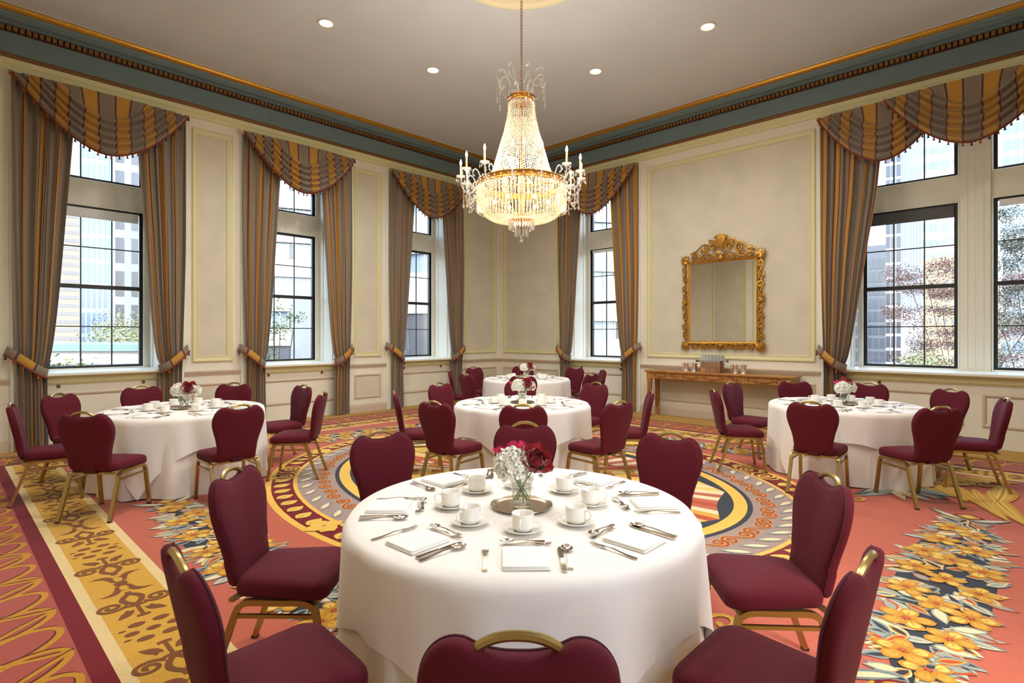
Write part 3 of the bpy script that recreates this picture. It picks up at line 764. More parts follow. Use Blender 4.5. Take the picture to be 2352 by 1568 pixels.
# sunburst inside the navy ring
rc = ['palecream', 'straw', 'salmon', 'yellow', 'palecream', 'rust', 'straw', 'salmon', 'gold', 'palecream']
NR = 96
for i in range(NR):
    t0, t1 = 2 * pi * i / NR, 2 * pi * (i + 1) / NR
    def rr(t):
        k = (t / (2 * pi) * 12) % 1.0
        return .885 + .12 * sin(pi * k)
    a, b = ept(rr(t0), t0), ept(rr(t1), t1)
    poly([(MX, MY), a, b], rc[(i * 7 // 3) % 10], 15)
    if i % 6 < 3:
        for q0, q1 in ((.50, .56), (.64, .70)):
            L = lambda p, q: (MX + (p[0] - MX) * q, MY + (p[1] - MY) * q)
            poly([L(a, q0), L(a, q1), L(b, q1), L(b, q0)], 'scroll' if i % 3 == 0 else 'ochre', 16)
for c in (40, 140, 220, 320):
    t = rad(c); x, y = ept(.16, t); a = enorm(t)
    for s in (-1, 1):
        cx, cy = ept(.17, t + s * .055); disc(cx, cy, .13, .17, a, 'yellow', 22); disc(cx, cy, .105, .145, a, 'burgundy', 23); spiral(cx, cy, .10, a, 1.6, .03, 'yellow', 24, s)
for c in (0, 65, 90, 115, 180, 245, 270, 295):
    t = rad(c); x, y = ept(.17, t)
    for k in range(4): poly(leafp(x, y, k * pi / 2 + t, .17, .15), 'yellow', 22)
    disc(x, y, .05, .05, 0, 'straw', 23); disc(x, y, .02, .02, 0, 'ochre', 24)
# garlands on the four sides of the field
def garland(tf, half, wid, seed):
    rnd = random.Random(seed)
    wv = lambda v: wid * max(0, 1 - abs(v / half) ** 2.6) ** .6 * (.72 + .28 * cos(v / half * 1.4))
    base = [(half * (-1 + 2 * i / 30), wv(half * (-1 + 2 * i / 30)) * .9) for i in range(31)]
    poly([tf(v, w) for v, w in base] + [tf(v, -w) for v, w in reversed(base)], 'navy', 9)
    lay = 10.0
    for i in range(260):
        v = rnd.uniform(-half, half); w0 = wv(v); w = rnd.uniform(-1, 1) * w0
        a = rnd.choice((1, -1)) * rnd.uniform(.4, 2.2); L = rnd.uniform(.13, .21); 
        cs = rnd.choice((('blueg', 'palecream', 'sage'), ('sage', 'blueg', 'navy'), ('palecream', 'ochre', 'navy'), ('rust', 'sage'), ('blueg', 'gold', 'rust'), ('sage', 'palecream'), ('gold', 'palecream', 'blueg')))
        sgn = 1 if w > 0 else -1
        ang = atan2(sgn * (.3 + abs(w) / wid), rnd.uniform(-1, .5)) if rnd.random() < .75 else a
        for q, c in enumerate(cs):
            k = 1 - .3 * q
            poly([tf(*p) for p in leafp(v + L * .05 * q * cos(ang), w * .72 + L * .05 * q * sin(ang), ang, L * (1 - .15 * q), .078 * k, rnd.uniform(-.1, .1) if q == 0 else .02, 6)], c, lay + q * .3)
        lay += .04
    row = 0; v = -half * .84
    while v < half * .9:
        w0 = wv(v); n = max(2, int(2 * w0 / .165))
        for j in range(n):
            w = -w0 * .92 + 2 * w0 * .92 * (j + .5) / n
            vv = v + .18 * (w / max(.1, wid)) + .03 * rnd.uniform(-1, 1)
            x, y = tf(vv, w); flower(x, y, rnd.uniform(.105, .13), rnd.random() * 6, 21 + (row * 5 + j) % 7 * .6)
        v += .40; row += 1
    for e in (-1, 1):
        v = e * half
        poly([tf(*p) for p in leafp(v - e * .02, 0, 0 if e > 0 else pi, .18, .22)], 'burgundy', 22); poly([tf(*p) for p in leafp(v, 0, 0 if e > 0 else pi, .14, .16)], 'ochre', 23); poly([tf(*p) for p in leafp(v + e * .02, 0, 0 if e > 0 else pi, .10, .09)], 'straw', 24)
        for h in (-1, 1):
            a = (pi / 2 - .5) * h if e > 0 else pi - (pi / 2 - .5) * h
            poly([tf(*p) for p in leafp(v - e * .05, h * .02, a, .34, .085, -.22 * h * e)], 'blueg', 22); poly([tf(*p) for p in leafp(v - e * .04, h * .03, a, .29, .045, -.22 * h * e)], 'palecream', 23)
garland(lambda v, w: (4.5 + v, .42 + w), 1.52, .275, 1)
garland(lambda v, w: (1.5 + w, 4.2 + v), 1.62, .26, 2)
garland(lambda v, w: (4.5 + v, 7.75 + w), 1.52, .27, 3)
garland(lambda v, w: (7.45 + w, 4.2 + v), 1.62, .27, 4)
# wings and acanthus sprays in the corners of the field (traced on the carpet in view, mirrored to the other corners)
def px_shape(p0, p1, w, bend):
    a, b = floor_at(*p0), floor_at(*p1); d = b - a
    return leafp(a.x, a.y, atan2(d.y, d.x), d.length, w, bend, 9)
WING = [((2176, 1116), (2204, 1153), .15, .10), ((2204, 1120), (2240, 1168), .16, .12), ((2236, 1124), (2272, 1196), .17, .12), ((2270, 1128), (2326, 1213), .19, .10), ((2306, 1116), (2312, 1172), .24, -.10), ((2150, 1112), (2172, 1140), .13, .1)]
BODY = [((2060, 1104), (2250, 1116), .24, .05), ((2120, 1098), (2300, 1108), .30, .0), ((2090, 1114), (2168, 1130), .12, -.1), ((2210, 1094), (2345, 1116), .20, .10)]
ACAN = [((2075, 1112), (1955, 1130), .22, .12, 'blueg'), ((2060, 1118), (1975, 1140), .14, -.1, 'navy'), ((2080, 1118), (2010, 1150), .13, -.2, 'sage'), ((2070, 1128), (2120, 1152), .2, .2, 'blueg'), ((2085, 1122), (2165, 1150), .22, .2, 'navy'),
        ((2100, 1120), (2185, 1146), .16, .25, 'sage'), ((2060, 1120), (2050, 1146), .12, .2, 'palecream'), ((2040, 1116), (1990, 1128), .08, .1, 'palecream'), ((2110, 1132), (2160, 1150), .07, .1, 'palecream'), ((2062, 1132), (2100, 1148), .08, .2, 'rust')]
for sx in (-1, 1):
    for sy in (-1, 1):
        tf = lambda p: (4.5 + sx * (p[0] - 4.5), 4.15 + sy * (4.15 - p[1]))
        for k, (a, b, w, bd) in enumerate(BODY):
            poly([tf(p) for p in px_shape(a, b, w, bd)], 'ochre', 22 + .3 * k); poly([tf(p) for p in px_shape(a, b, w * .6, bd)], 'gold', 24 + .3 * k)
        for k, (a, b, w, bd) in enumerate(WING):
            poly([tf(p) for p in px_shape(a, b, w, bd)], 'ochre', 26 + .3 * k); poly([tf(p) for p in px_shape(a, b, w * .7, bd)], 'gold', 28 + .3 * k); poly([tf(p) for p in px_shape(a, b, w * .3, bd)], 'straw', 30 + .3 * k)
            poly([tf(p) for p in px_shape(a, b, w * .10, bd)], 'ochre', 32 + .1 * k)
        rw = random.Random(3)
        for k in range(90):
            u = rw.random(); q = floor_at(2075 + 240 * u, 1102 + 14 * u + rw.uniform(-5, 7)); x, y = tf((q.x, q.y))
            disc(x, y, .035, .018, rw.random() * 3, rw.choice(('straw', 'ochre', 'gold', 'ochre')), 33 + .02 * k, 8)
        for k, (a, b, w, bd, c) in enumerate(ACAN): poly([tf(p) for p in px_shape(a, b, w, bd)], c, 22 + .35 * k); poly([tf(p) for p in px_shape(a, b, w * .35, bd)], ('palecream', 'blueg', 'sage')[k % 3], 26 + .35 * k)
        c = floor_at(1972, 1146); stroke([tf((c.x + .13 * (1 - i / 16) * cos(i * .55), c.y + .10 * (1 - i / 16) * sin(i * .55))) for i in range(15)], .035, 'gold', 22)
floor = FL.build('floor', cmats, normals=False, kind='structure'); floor['label'] = 'salmon carpet with oval medallion, flower garlands and gold patterned border'
# ------------------------------------------------------------------ banquet chair (faces +y, origin on the floor under the seat)
def rrect(w0, w1, y0, y1, r, n=6):
    """rounded trapezoid outline, half width w0 at y0 and w1 at y1"""
    pts = []
    for (cx, cy, a0) in ((w1 - r, y1 - r, 0), (-w1 + r, y1 - r, 90), (-w0 + r, y0 + r, 180), (w0 - r, y0 + r, 270)):
        for i in range(n + 1):
            a = rad(a0 + 90 * i / n); pts.append((cx + r * cos(a), cy + r * sin(a)))
    return pts
def make_chair():
    t = empty('banquet_chair', cat='chair')
    out = rrect(.195, .228, -.21, .218, .075)
    mb = MB(); rings = [(.93, .398), (.985, .402), (1.0, .416), (1.005, .436), (.99, .456), (.95, .470), (.82, .482), (.5, .489), (.02, .490)]
    vs = []; k = len(out)
    for sc, z in rings:
        for x, y in out: vs.append((x * sc, .012 + (y - .012) * sc, z - (.012 * max(0, (y - .1) / .13) ** 2 if sc > .7 else 0)))
    fs = [(j * k + i, j * k + (i + 1) % k, (j + 1) * k + (i + 1) % k, (j + 1) * k + i) for j in range(len(rings) - 1) for i in range(k)]
    fs.append(tuple(range(k - 1, -1, -1))); fs.append(tuple((len(rings) - 1) * k + i for i in range(k)))
    mb.add(vs, fs); mb.build('seat', M['burg'], t, smooth='all')
    # backrest outline in its own plane (x, height)
    half = [(0, -.03), (.10, -.03), (.145, -.027), (.164, -.008), (.170, .04), (.176, .10), (.192, .17), (.212, .235), (.226, .30), (.224, .355), (.209, .402), (.184, .437), (.153, .457), (.122, .460), (.098, .450), (.07, .439), (.035, .433), (0, .432)]
    hp = smooth_path([(x, z, 0) for x, z in half], 3)
    o2 = [(p.x, p.y) for p in hp] + [(-p.x, p.y) for p in reversed(hp[1:-1])]
    tilt = rad(11.5)
    def bk(x, h, d):        # d = thickness offset towards the sitter
        y = -.222 + d + .42 * x * x * (1 if h > .1 else .6); z = .452 + h
        return (x, -.222 + (y + .222) * cos(tilt) - h * sin(tilt), .452 + h * cos(tilt) + (y + .222) * sin(tilt))
    mb = MB(); k = len(o2); cx, ch = 0, .215
    rings = [(.0, -.026), (.5, -.026), (.86, -.025), (.965, -.020), (.995, -.010), (1.0, 0), (.995, .012), (.965, .024), (.88, .032), (.55, .036), (.0, .037)]
    vs = []
    for sc, d in rings:
        for x, h in o2: vs.append(bk(x * max(sc, .004), ch + (h - ch) * max(sc, .004), d))
    fs = [(j * k + i, j * k + (i + 1) % k, (j + 1) * k + (i + 1) % k, (j + 1) * k + i) for j in range(len(rings) - 1) for i in range(k)]
    mb.add(vs, fs); br = mb.build('backrest', M['burg'], t, smooth='all')
    mb = MB(); mb.tube([bk(x * .99, ch + (h - ch) * .99, .017) for x, h in o2], .0032, 5, closed=True); mb.build('piping', M['piping'], br, smooth=True)
    mb = MB(); hx = smooth_path([(-.100, .41, 0), (-.090, .443, 0), (-.05, .469, 0), (0, .477, 0), (.05, .469, 0), (.090, .443, 0), (.100, .41, 0)], 4)
    mb.tube([bk(p.x, p.y, .004) for p in hx], .0115, 8, up=(0, 1, .2)); mb.build('handle', M['brass'], t, smooth=True)
    sec = [(-.0125, -.0145), (.0125, -.0145), (.0125, .0145), (-.0125, .0145)]
    for s in (-1, 1):
        fl = smooth_path([(s * .207, 0, .386), (s * .207, .11, .386), (s * .208, .152, .374), (s * .209, .176, .34), (s * .213, .20, .17), (s * .216, .222, .012)], 4)
        rl = smooth_path([(s * .207, 0, .386), (s * .205, -.11, .386), (s * .204, -.15, .374), (s * .204, -.178, .34), (s * .208, -.235, .17), (s * .213, -.292, .012)], 4)
        for pth in (fl, rl):
            mb = MB(); mb.sweep(pth, sec, up=(1, 0, 0)); lg = mb.build('leg', M['brass'], t)
            e = pth[-1]; mb = MB(); mb.box(e.x - .014, e.x + .014, e.y - .015, e.y + .015, .0, .016); mb.build('glide', M['foot'], lg)
            for q in (.30, .66):
                p = pth[5 + int((len(pth) - 6) * q)]; mb = MB(); mb.tube([(p.x - s * .008, p.y, p.z), (p.x - s * .016, p.y, p.z)], .005, 6); mb.build('stud', M['foot'], lg)
        mb = MB(); mb.sweep([(s * .209, .183, .325), (s * .206, -.183, .325)], [(-.008, -.008), (.008, -.008), (.008, .008), (-.008, .008)], up=(1, 0, 0)); mb.build('stretcher', M['brass'], t)
    for y, w in ((.19, .200), (-.185, .196)):
        mb = MB(); mb.sweep([(-w, y - .02, .388), (-w * .5, y, .388), (w * .5, y, .388), (w, y - .02, .388)], [(-.011, -.009), (.011, -.009), (.011, .009), (-.011, .009)]); mb.build('seat_rail', M['brass'], t)
    mb = MB(); pth = smooth_path([(0, -.12, .392), (0, -.195, .394), (0, -.222, .400), (0, -.230, .42), (0, -.234, .45)], 3)
    mb.sweep(pth, [(-.05, -.006), (.05, -.006), (.05, .006), (-.05, .006)], up=(0, .3, 1)); mb.build('back_bracket', M['piping'], t)
    return t
chair = make_chair()

# ------------------------------------------------------------------ tables: centres, seat angles (view frame), where the overlay corners point
TABLES = [
    dict(key='front', c=view_xy(.044, 2.552), name='the table farthest from the windows', ang=[-91.2, -138, 176, 130, 88, 46, -1, -44], rad=[1.36, 1.40, 1.40, 1.44, 1.48, 1.45, 1.42, 1.38], rot=0),
    dict(key='left', c=view_xy(-3.54, 5.95), name='the table by the blue-tower window', ang=[139, 96, 52, 8, -40, -91, -144, 178], rad=[1.5, 1.42, 1.42, 1.46, 1.36, 1.40, 1.38, 1.44], rot=4),
    dict(key='middle', c=view_xy(.12, 6.46), name='the table under the chandelier', ang=[188, 232, 141, 90, 44, -5, -51, -90], rad=[1.48, 1.46, 1.34, 1.42, 1.40, 1.50, 1.48, 1.40], rot=-3),
    dict(key='back', c=view_xy(.27, 10.1), name='the table in the room corner', ang=[139, 185, 222, -94, 92, 43, 3, -40], rad=[1.40, 1.42, 1.38, 1.42, 1.42, 1.38, 1.44, 1.36], rot=0),
    dict(key='right', c=view_xy(3.81, 6.305), name='the table before the double window', ang=[172, 127, 84, 48, 9, -34, -90, -133], rad=[1.46, 1.44, 1.46, 1.48, 1.46, 1.38, 1.32, 1.36], rot=18)]
ZT = .765
RT = .768
def vdir(a): return view_xy(cos(rad(a)), sin(rad(a)))
SIDES = ['mirror wall', 'windowed corner', 'three-window wall', 'blue-tower corner', 'mirror-facing wall', 'plain corner', 'plain long wall', 'double-window corner']
def seat_names(t):
    """which wall or corner each seat has at its back, one name per seat"""
    w = [(atan2(vdir(a).y, vdir(a).x) * 180 / pi) % 360 for a in t['ang']]
    best = None; order = sorted(range(8), key=lambda i: w[i])
    for sh in range(8):
        cost = sum(min(abs(w[order[k]] - 45 * ((k + sh) % 8)), 360 - abs(w[order[k]] - 45 * ((k + sh) % 8))) for k in range(8))
        if best is None or cost < best[0]: best = (cost, sh)
    return {order[k]: SIDES[(k + best[1]) % 8] for k in range(8)}
random.seed(11)
for t in TABLES:
    t['seat'] = seat_names(t)
    for i, (a, r) in enumerate(zip(t['ang'], t['rad'])):
        d = vdir(a); p = t['c'] + d * (max(r, 1.385 if t['key'] == 'front' else 1.41) - .318)
        face = -d; rz = atan2(face.y, face.x) - pi / 2 + rad(random.uniform(-4, 4))
        o = stamp(chair, (p.x, p.y, 0), rz, 'burgundy chair backing onto the ' + t['seat'][i] + ' at ' + t['name'], 'chairs around ' + t['name'])

def make_table(t):
    c = t['c']
    e = empty('round_table', (c.x, c.y, 0), 0, 'round folding banquet table hidden under white cloths, ' + t['name'], 'table', 'round banquet tables')
    mb = MB(); mb.lathe([(.001, .735), (.755, .735), (.76, .74), (.76, .755), (.755, .758), (.001, .758)], 48); mb.build('tabletop', M['block'], e, smooth=True)
    for i in range(4):
        a = pi / 4 + i * pi / 2; mb = MB(); mb.tube([(.38 * cos(a), .38 * sin(a), .735), (.44 * cos(a), .44 * sin(a), 0)], .014, 8); mb.build('leg', M['foot'], e, smooth=True)
def cloth(t, seed, square):
    rnd = random.Random(seed); c = t['c']
    nf = 15 if not square else 13
    ph = [rnd.uniform(0, 6.3) for _ in range(6)]
    S = 1.075
    vx = atan2(vdir(0).y, vdir(0).x) + rad(t['rot'])
    R0 = RT - (.006 if not square else 0); z0 = ZT - (.0055 if not square else .0)
    NA, NR = 180, 30
    def drop(phi):
        if not square: return z0 - .012 - .006 * sin(5 * phi + ph[0])
        q = phi - vx - pi / 4
        m = max(abs(cos(q)), abs(sin(q)))
        return min((S / m) - R0, z0 - .02)
    def fold(phi, d):
        k = d / .75
        f = .55 * sin(nf * phi + ph[0] + .6 * sin(2 * phi + ph[1])) + .30 * sin((nf - 5) * phi + ph[2]) + .25 * sin((nf + 9) * phi + ph[3])
        return k ** .8 * .040 * f
    mb = MB()
    def pt(u, v):
        phi = 2 * pi * u
        D = drop(phi)
        if v < .4:
            r = R0 * (v / .4); return (max(r, .0005) * cos(phi), max(r, .0005) * sin(phi), z0 + .0008 * sin(9 * r + phi))
        q = (v - .4) / .6; d = D * q
        rc = .028                                              # rounded table edge
        if d < rc: r = R0 + rc * sin(min(1, d / rc) * pi / 2) * .8; z = z0 - rc * (1 - cos(min(1, d / rc) * pi / 2))
        else: r = R0 + rc * .8 + .030 * (d / .75) + fold(phi, d) * (1 if square else 1.25) + (.004 if square else -.010); z = z0 - d
        return (r * cos(phi), r * sin(phi), max(z, .006))
    mb.grid(pt, NA, NR, closed_u=True)
    o = mb.build('tablecloth', M['cloth'] if square else M['skirt'], smooth='all'); o.location = (c.x, c.y, 0)
    tag(o, ('white square overlay cloth with hanging corners on ' if square else 'white round under-cloth reaching the carpet on ') + t['name'], 'tablecloth', 'overlay cloths' if square else 'floor-length under-cloths')
for i, t in enumerate(TABLES):
    make_table(t); cloth(t, 30 + i, False); cloth(t, 50 + i, True)

# ------------------------------------------------------------------ place settings (lie along +y: towards the table centre)
def strip(mb, rows, th):
    """rows: (y, half width, z, dip) -> closed flat bar"""
    vs = []; n = len(rows)
    for y, w, z, dip in rows: vs += [(-w, y, z + dip), (0, y, z), (w, y, z + dip), (w, y, z + dip + th), (0, y, z + th), (-w, y, z + dip + th)]
    fs = []
    for i in range(n - 1):
        for j in range(6): a = i * 6 + j; b = i * 6 + (j + 1) % 6; fs.append((a, b, b + 6, a + 6))
    fs += [(0, 1, 2, 3, 4, 5)[::-1], tuple((n - 1) * 6 + j for j in range(6))]
    mb.add(vs, fs)
def make_fork(L, nm='fork'):
    s = L / .19; e = empty(nm, cat='fork')
    mb = MB(); strip(mb, [(-.095 * s, .007, .001, 0), (-.088 * s, .0095, .001, 0), (-.05 * s, .005, .003, 0), (0, .0035, .009, 0), (.025 * s, .0035, .008, 0), (.034 * s, .009, .0045, .001), (.045 * s, .0115, .003, .001), (.050 * s, .0115, .003, .001)], .002)
    mb.build('handle', M['steel'], e, smooth=True)
    for k in range(4):
        x = (-1.5 + k) * .0066; mb = MB(); vs = []
        strip(mb, [(.049 * s, .0018, .004, 0), (.07 * s, .0016, .003, 0), (.088 * s, .0013, .006, 0), (.096 * s, .0007, .009, 0)], .0016)
        mb.v = [(p[0] + x, p[1], p[2]) for p in mb.v]; mb.build('tine', M['steel'], e)
    return e
def make_spoon(L, nm='spoon'):
    s = L / .19; e = empty(nm, cat='spoon')
    mb = MB(); strip(mb, [(-.095 * s, .007, .001, 0), (-.088 * s, .0095, .001, 0), (-.05 * s, .005, .003, 0), (0, .0035, .009, 0), (.03 * s, .0035, .009, 0), (.045 * s, .005, .008, 0)], .002); mb.build('handle', M['steel'], e, smooth=True)
    mb = MB()
    def bowl(u, v):
        a = 2 * pi * u; r = v; x = .021 * s * r * cos(a) * (1 - .12 * sin(a)); y = .068 * s + .031 * s * r * sin(a)
        return (x, y, .0025 + .0075 * r * r)
    mb.grid(bowl, 20, 5, closed_u=True); mb.build('bowl', M['steel'], e, smooth='all')
    return e
def make_knife():
    e = empty('knife', cat='knife')
    mb = MB(); strip(mb, [(-.105, .006, .001, 0), (-.10, .009, .001, 0), (-.06, .0085, .001, 0), (-.01, .006, .002, 0), (-.004, .0045, .003, 0)], .006); mb.build('handle', M['steel'], e, smooth=True)
    mb = MB(); strip(mb, [(-.004, .005, .004, 0), (.02, .0085, .004, 0), (.08, .0095, .004, 0), (.10, .006, .004, 0), (.108, .001, .004, 0)], .0016); mb.build('blade', M['steel'], e, smooth=True)
    return e
def make_napkin():
    e = empty('napkin', cat='napkin')
    for k, (w, l, z0, z1, dx) in enumerate(((.083, .094, 0, .005, 0), (.081, .092, .0052, .0095, -.001), (.079, .0905, .0097, .0145, -.0025))):
        out = rrect(w, w, -l, l, .006, 2); mb = MB(); n = len(out); rg = [(.985, z0), (1, z0 + .002), (1, z1 - .002), (.985, z1), (.5, z1 + .0012), (.01, z1 + .001)]
        vs = [(x * q + dx, y * q, z + .0015 * sin(30 * x + k)) for q, z in rg for x, y in out]
        vs = [(a, b, max(c, .0)) for a, b, c in vs]
        fs = [(j * n + i, j * n + (i + 1) % n, (j + 1) * n + (i + 1) % n, (j + 1) * n + i) for j in range(len(rg) - 1) for i in range(n)] + [tuple(range(n - 1, -1, -1))]
        mb.add(vs, fs); mb.build('fold', M['napkin'], e, smooth=True)
    return e
def make_cup():
    e = empty('coffee_cup', cat='cup')
    mb = MB(); pr = [(.001, .004), (.026, .004), (.027, 0), (.031, 0), (.034, .006), (.0395, .014)]
    for i in range(9):
        z = .018 + i * .0058; pr += [(.0405, z), (.0412, z + .0029)]
    pr += [(.0405, .071), (.0415, .0745), (.0405, .076), (.0385, .074), (.0378, .02), (.03, .012), (.001, .010)]
    mb.lathe(pr, 32, cap0=False, cap1=False); mb.build('body', M['china'], e, smooth='all')
    mb = MB(); p = smooth_path([(0, .038, .058), (0, .052, .064), (0, .066, .058), (0, .069, .044), (0, .06, .028), (0, .046, .020), (0, .038, .019)], 4)
    mb.tube(p, .0036, 8, up=(1, 0, 0)); mb.build('handle', M['china'], e, smooth=True)
    return e
def make_saucer():
    mb = MB(); mb.lathe([(.001, .003), (.035, .003), (.037, 0), (.042, 0), (.044, .004), (.058, .009), (.0665, .0115), (.0735, .0155), (.0745, .0175), (.073, .0185), (.064, .0145), (.055, .012), (.046, .009), (.033, .0075), (.031, .0055), (.001, .0055)], 36, cap0=False, cap1=False)
    o = mb.build('saucer', M['china'], smooth='all'); o['category'] = 'saucer'; return o
fork, dfork, spoon, dspoon, knife, napkin, cup, saucer = make_fork(.208), make_fork(.18, 'dessert_fork'), make_spoon(.205), make_spoon(.17, 'teaspoon'), make_knife(), make_napkin(), make_cup(), make_saucer()
random.seed(21)
for t in TABLES:
    nm = t['name']
    order = sorted(range(8), key=lambda i: t['ang'][i])
    for i, a in enumerate(t['ang']):
        if t['key'] == 'front': a = [-90, -133, -178, 133, 92, 47, 4, -46][i]
        d = vdir(a); tg = Vector((-d.y, d.x, 0))         # tg: counter-clockwise along the rim = to the sitter's right
        rz = atan2(-d.y, -d.x) - pi / 2                   # +y towards the centre
        J = lambda m: random.uniform(-m, m)
        def put(pr, r, side, z, rot, label, group):
            p = t['c'] + d * r + tg * side
            return stamp(pr, (p.x, p.y, ZT + .0012 + z), rz + rot, scale=(1.1, 1.1, .92) if pr is cup else 1.08 if pr is saucer else None, label=label + ', ' + t['seat'][i] + ' seat, ' + nm, group=group + ' on ' + nm)
        put(napkin, .612 + J(.01), J(.01), 0, J(.06), 'folded white cloth napkin', 'napkins')
        put(fork, .60 + J(.01), -.135 + J(.008), 0, J(.06), 'steel dinner fork', 'dinner forks')
        put(knife, .60 + J(.012), .132 + J(.006), 0, J(.05), 'steel dinner knife', 'dinner knives')
        put(spoon, .595 + J(.012), .163 + J(.006), 0, J(.08), 'steel dinner spoon', 'dinner spoons')
        put(dfork, .472, .012 + J(.015), 0, -pi / 2 + J(.05) + .06, 'crosswise dessert fork', 'dessert forks')
        put(dspoon, .458, -.012 + J(.015), .006, pi / 2 + J(.05) + .10, 'crosswise teaspoon', 'teaspoons')
        put(saucer, .325, .0, 0, 0, 'white china saucer', 'saucers')
        put(cup,   .325, .0, .0066, pi + J(.35), 'white ribbed china coffee cup', 'coffee cups')

# ------------------------------------------------------------------ centrepieces
M['vglass'] = glass_mat('vase_glass', (.97, .98, .975), 1.7)
M['water'] = glass_mat('vase_water', (.96, .98, .965), 1.33)
M['stem'] = mat('green_stem', (126, 150, 60), .6); M['leafg'] = mat('dark_green_leaf', (62, 92, 44), .5, var=.2, scale=40)
M['hyd'] = mat('white_hydrangea_petal', (252, 250, 238), .7, var=.03, scale=60); M['peony'] = mat('deep_red_peony_petal', (150, 14, 26), .55, var=.35, scale=40, sheen=.3)
M['pink'] = mat('magenta_pink_petal', (214, 52, 104), .6, var=.2, scale=50)
tray_mb = MB(); tray_mb.lathe([(.001, .003), (.06, .003), (.112, .003), (.1165, .0032), (.1215, .0045), (.131, .0085), (.140, .0125), (.1435, .0135), (.1445, .0115), (.142, .0095), (.13, .003), (.122, .0004), (.12, 0), (.11, 0), (.001, 0)], 56, cap0=False, cap1=False)
tray0 = tray_mb.build('silver_tray', M['tray'], smooth=True); tray0['category'] = 'tray'
vase0 = empty('glass_vase', cat='vase')
mb = MB(); mb.lathe([(.001, .0), (.038, .0), (.0405, .004), (.0415, .02), (.052, .135), (.0535, .138), (.051, .138), (.0400, .028), (.036, .022), (.001, .020)], 36, cap0=False, cap1=False); mb.build('glass', M['vglass'], vase0, smooth='all')
mb = MB(); mb.lathe([(.001, .024), (.036, .024), (.0395, .032), (.0470, .098), (.001, .098)], 32, cap0=False, cap1=False); mb.build('water', M['water'], vase0, smooth='all')
def petal_grid(mb, base, fwd, side, up, L, W, curl, cup, n=4):
    def pt(u, v):
        w = W * (.30 + .70 * min(1, v * 1.7) ** .8) * sqrt(max(.03, 1 - max(0, (v - .45) / .55) ** 2.6))
        x = (u - .5) * 2
        return tuple(base + fwd * (L * v) + side * (w * x * .5) + up * (curl * v * v * L + cup * W * x * x * (.3 + v)))
    mb.grid(pt, n, n)
def leaf_part(parent, base, d, L, W, droop=-.2):
    mb = MB(); d = Vector(d).normalized(); s = d.cross(Vector((0, 0, 1))).normalized(); u = s.cross(d)
    petal_grid(mb, Vector(base), d, s, u, L, W, droop, .15, 5); mb.build('leaf', M['leafg'], parent, smooth='all')
def make_hydrangea(seed, R):
    rnd = random.Random(seed); e = empty('white_hydrangea', cat='flower'); mb = MB()
    for i in range(120):
        z = 1 - 1.55 * (i + .5) / 120; a = i * 2.399963; q = sqrt(max(0, 1 - z * z)); n = Vector((q * cos(a), q * sin(a), z))
        c = n * R * rnd.uniform(.86, 1.04); s = n.cross(Vector((.3, .2, .9))).normalized(); u = n.cross(s)
        a0 = rnd.random() * 6
        for k in range(4):
            b = a0 + k * pi / 2; f = (s * cos(b) + u * sin(b)); sd = n.cross(f)
            petal_grid(mb, c, f, sd, n, .0205, .0205, rnd.uniform(-.15, .45), .35, 3)
    mb.build('florets', M['hyd'], e, smooth='all', normals=False); mb = MB(); mb.ball((0, 0, 0), R * .80, 12, 8); mb.build('core', M['hyd'], e, smooth=True)
    return e
def make_peony(seed, R, m, nm):
    rnd = random.Random(seed); e = empty(nm, cat='flower'); 
    for ring, (n, tilt, L, W) in enumerate(((6, 1.25, 1.15, 1.1), (6, .85, .95, .95), (8, .45, .8, .6), (10, .2, .75, .45), (9, .05, .62, .35))):
        mb = MB()
        for k in range(n):
            a = 2 * pi * k / n + ring * .5 + rnd.uniform(-.15, .15); tl = tilt + rnd.uniform(-.12, .12)
            o = Vector((cos(a), sin(a), 0)); f = o * sin(tl) + Vector((0, 0, cos(tl))); s = f.cross(o).normalized() if ring < 4 else Vector((-sin(a), cos(a), 0)); s = Vector((-sin(a), cos(a), 0)); u = s.cross(f)
            if u.dot(o) > 0: u = -u
            petal_grid(mb, o * R * .12 - Vector((0, 0, R * .45)), f, s, u, R * L * rnd.uniform(.92, 1.08), R * W, .28 if ring < 2 else .15, .22, 4)
        mb.build('petals', m, e, smooth='all', normals=False)
    return e
hyd = make_hydrangea(1, .072); hyd2 = make_hydrangea(5, .052); peo = make_peony(2, .078, M['peony'], 'red_peony'); pnk = make_peony(3, .052, M['pink'], 'pink_peony')
def stem_part(parent, top, bottom, r=.0032):
    mb = MB(); a, b = Vector(top), Vector(bottom); m = (a + b) / 2 + Vector((.004, .003, 0)); mb.tube(smooth_path([a, m, b], 5), r, 6); mb.build('stem', M['stem'], parent, smooth=True)
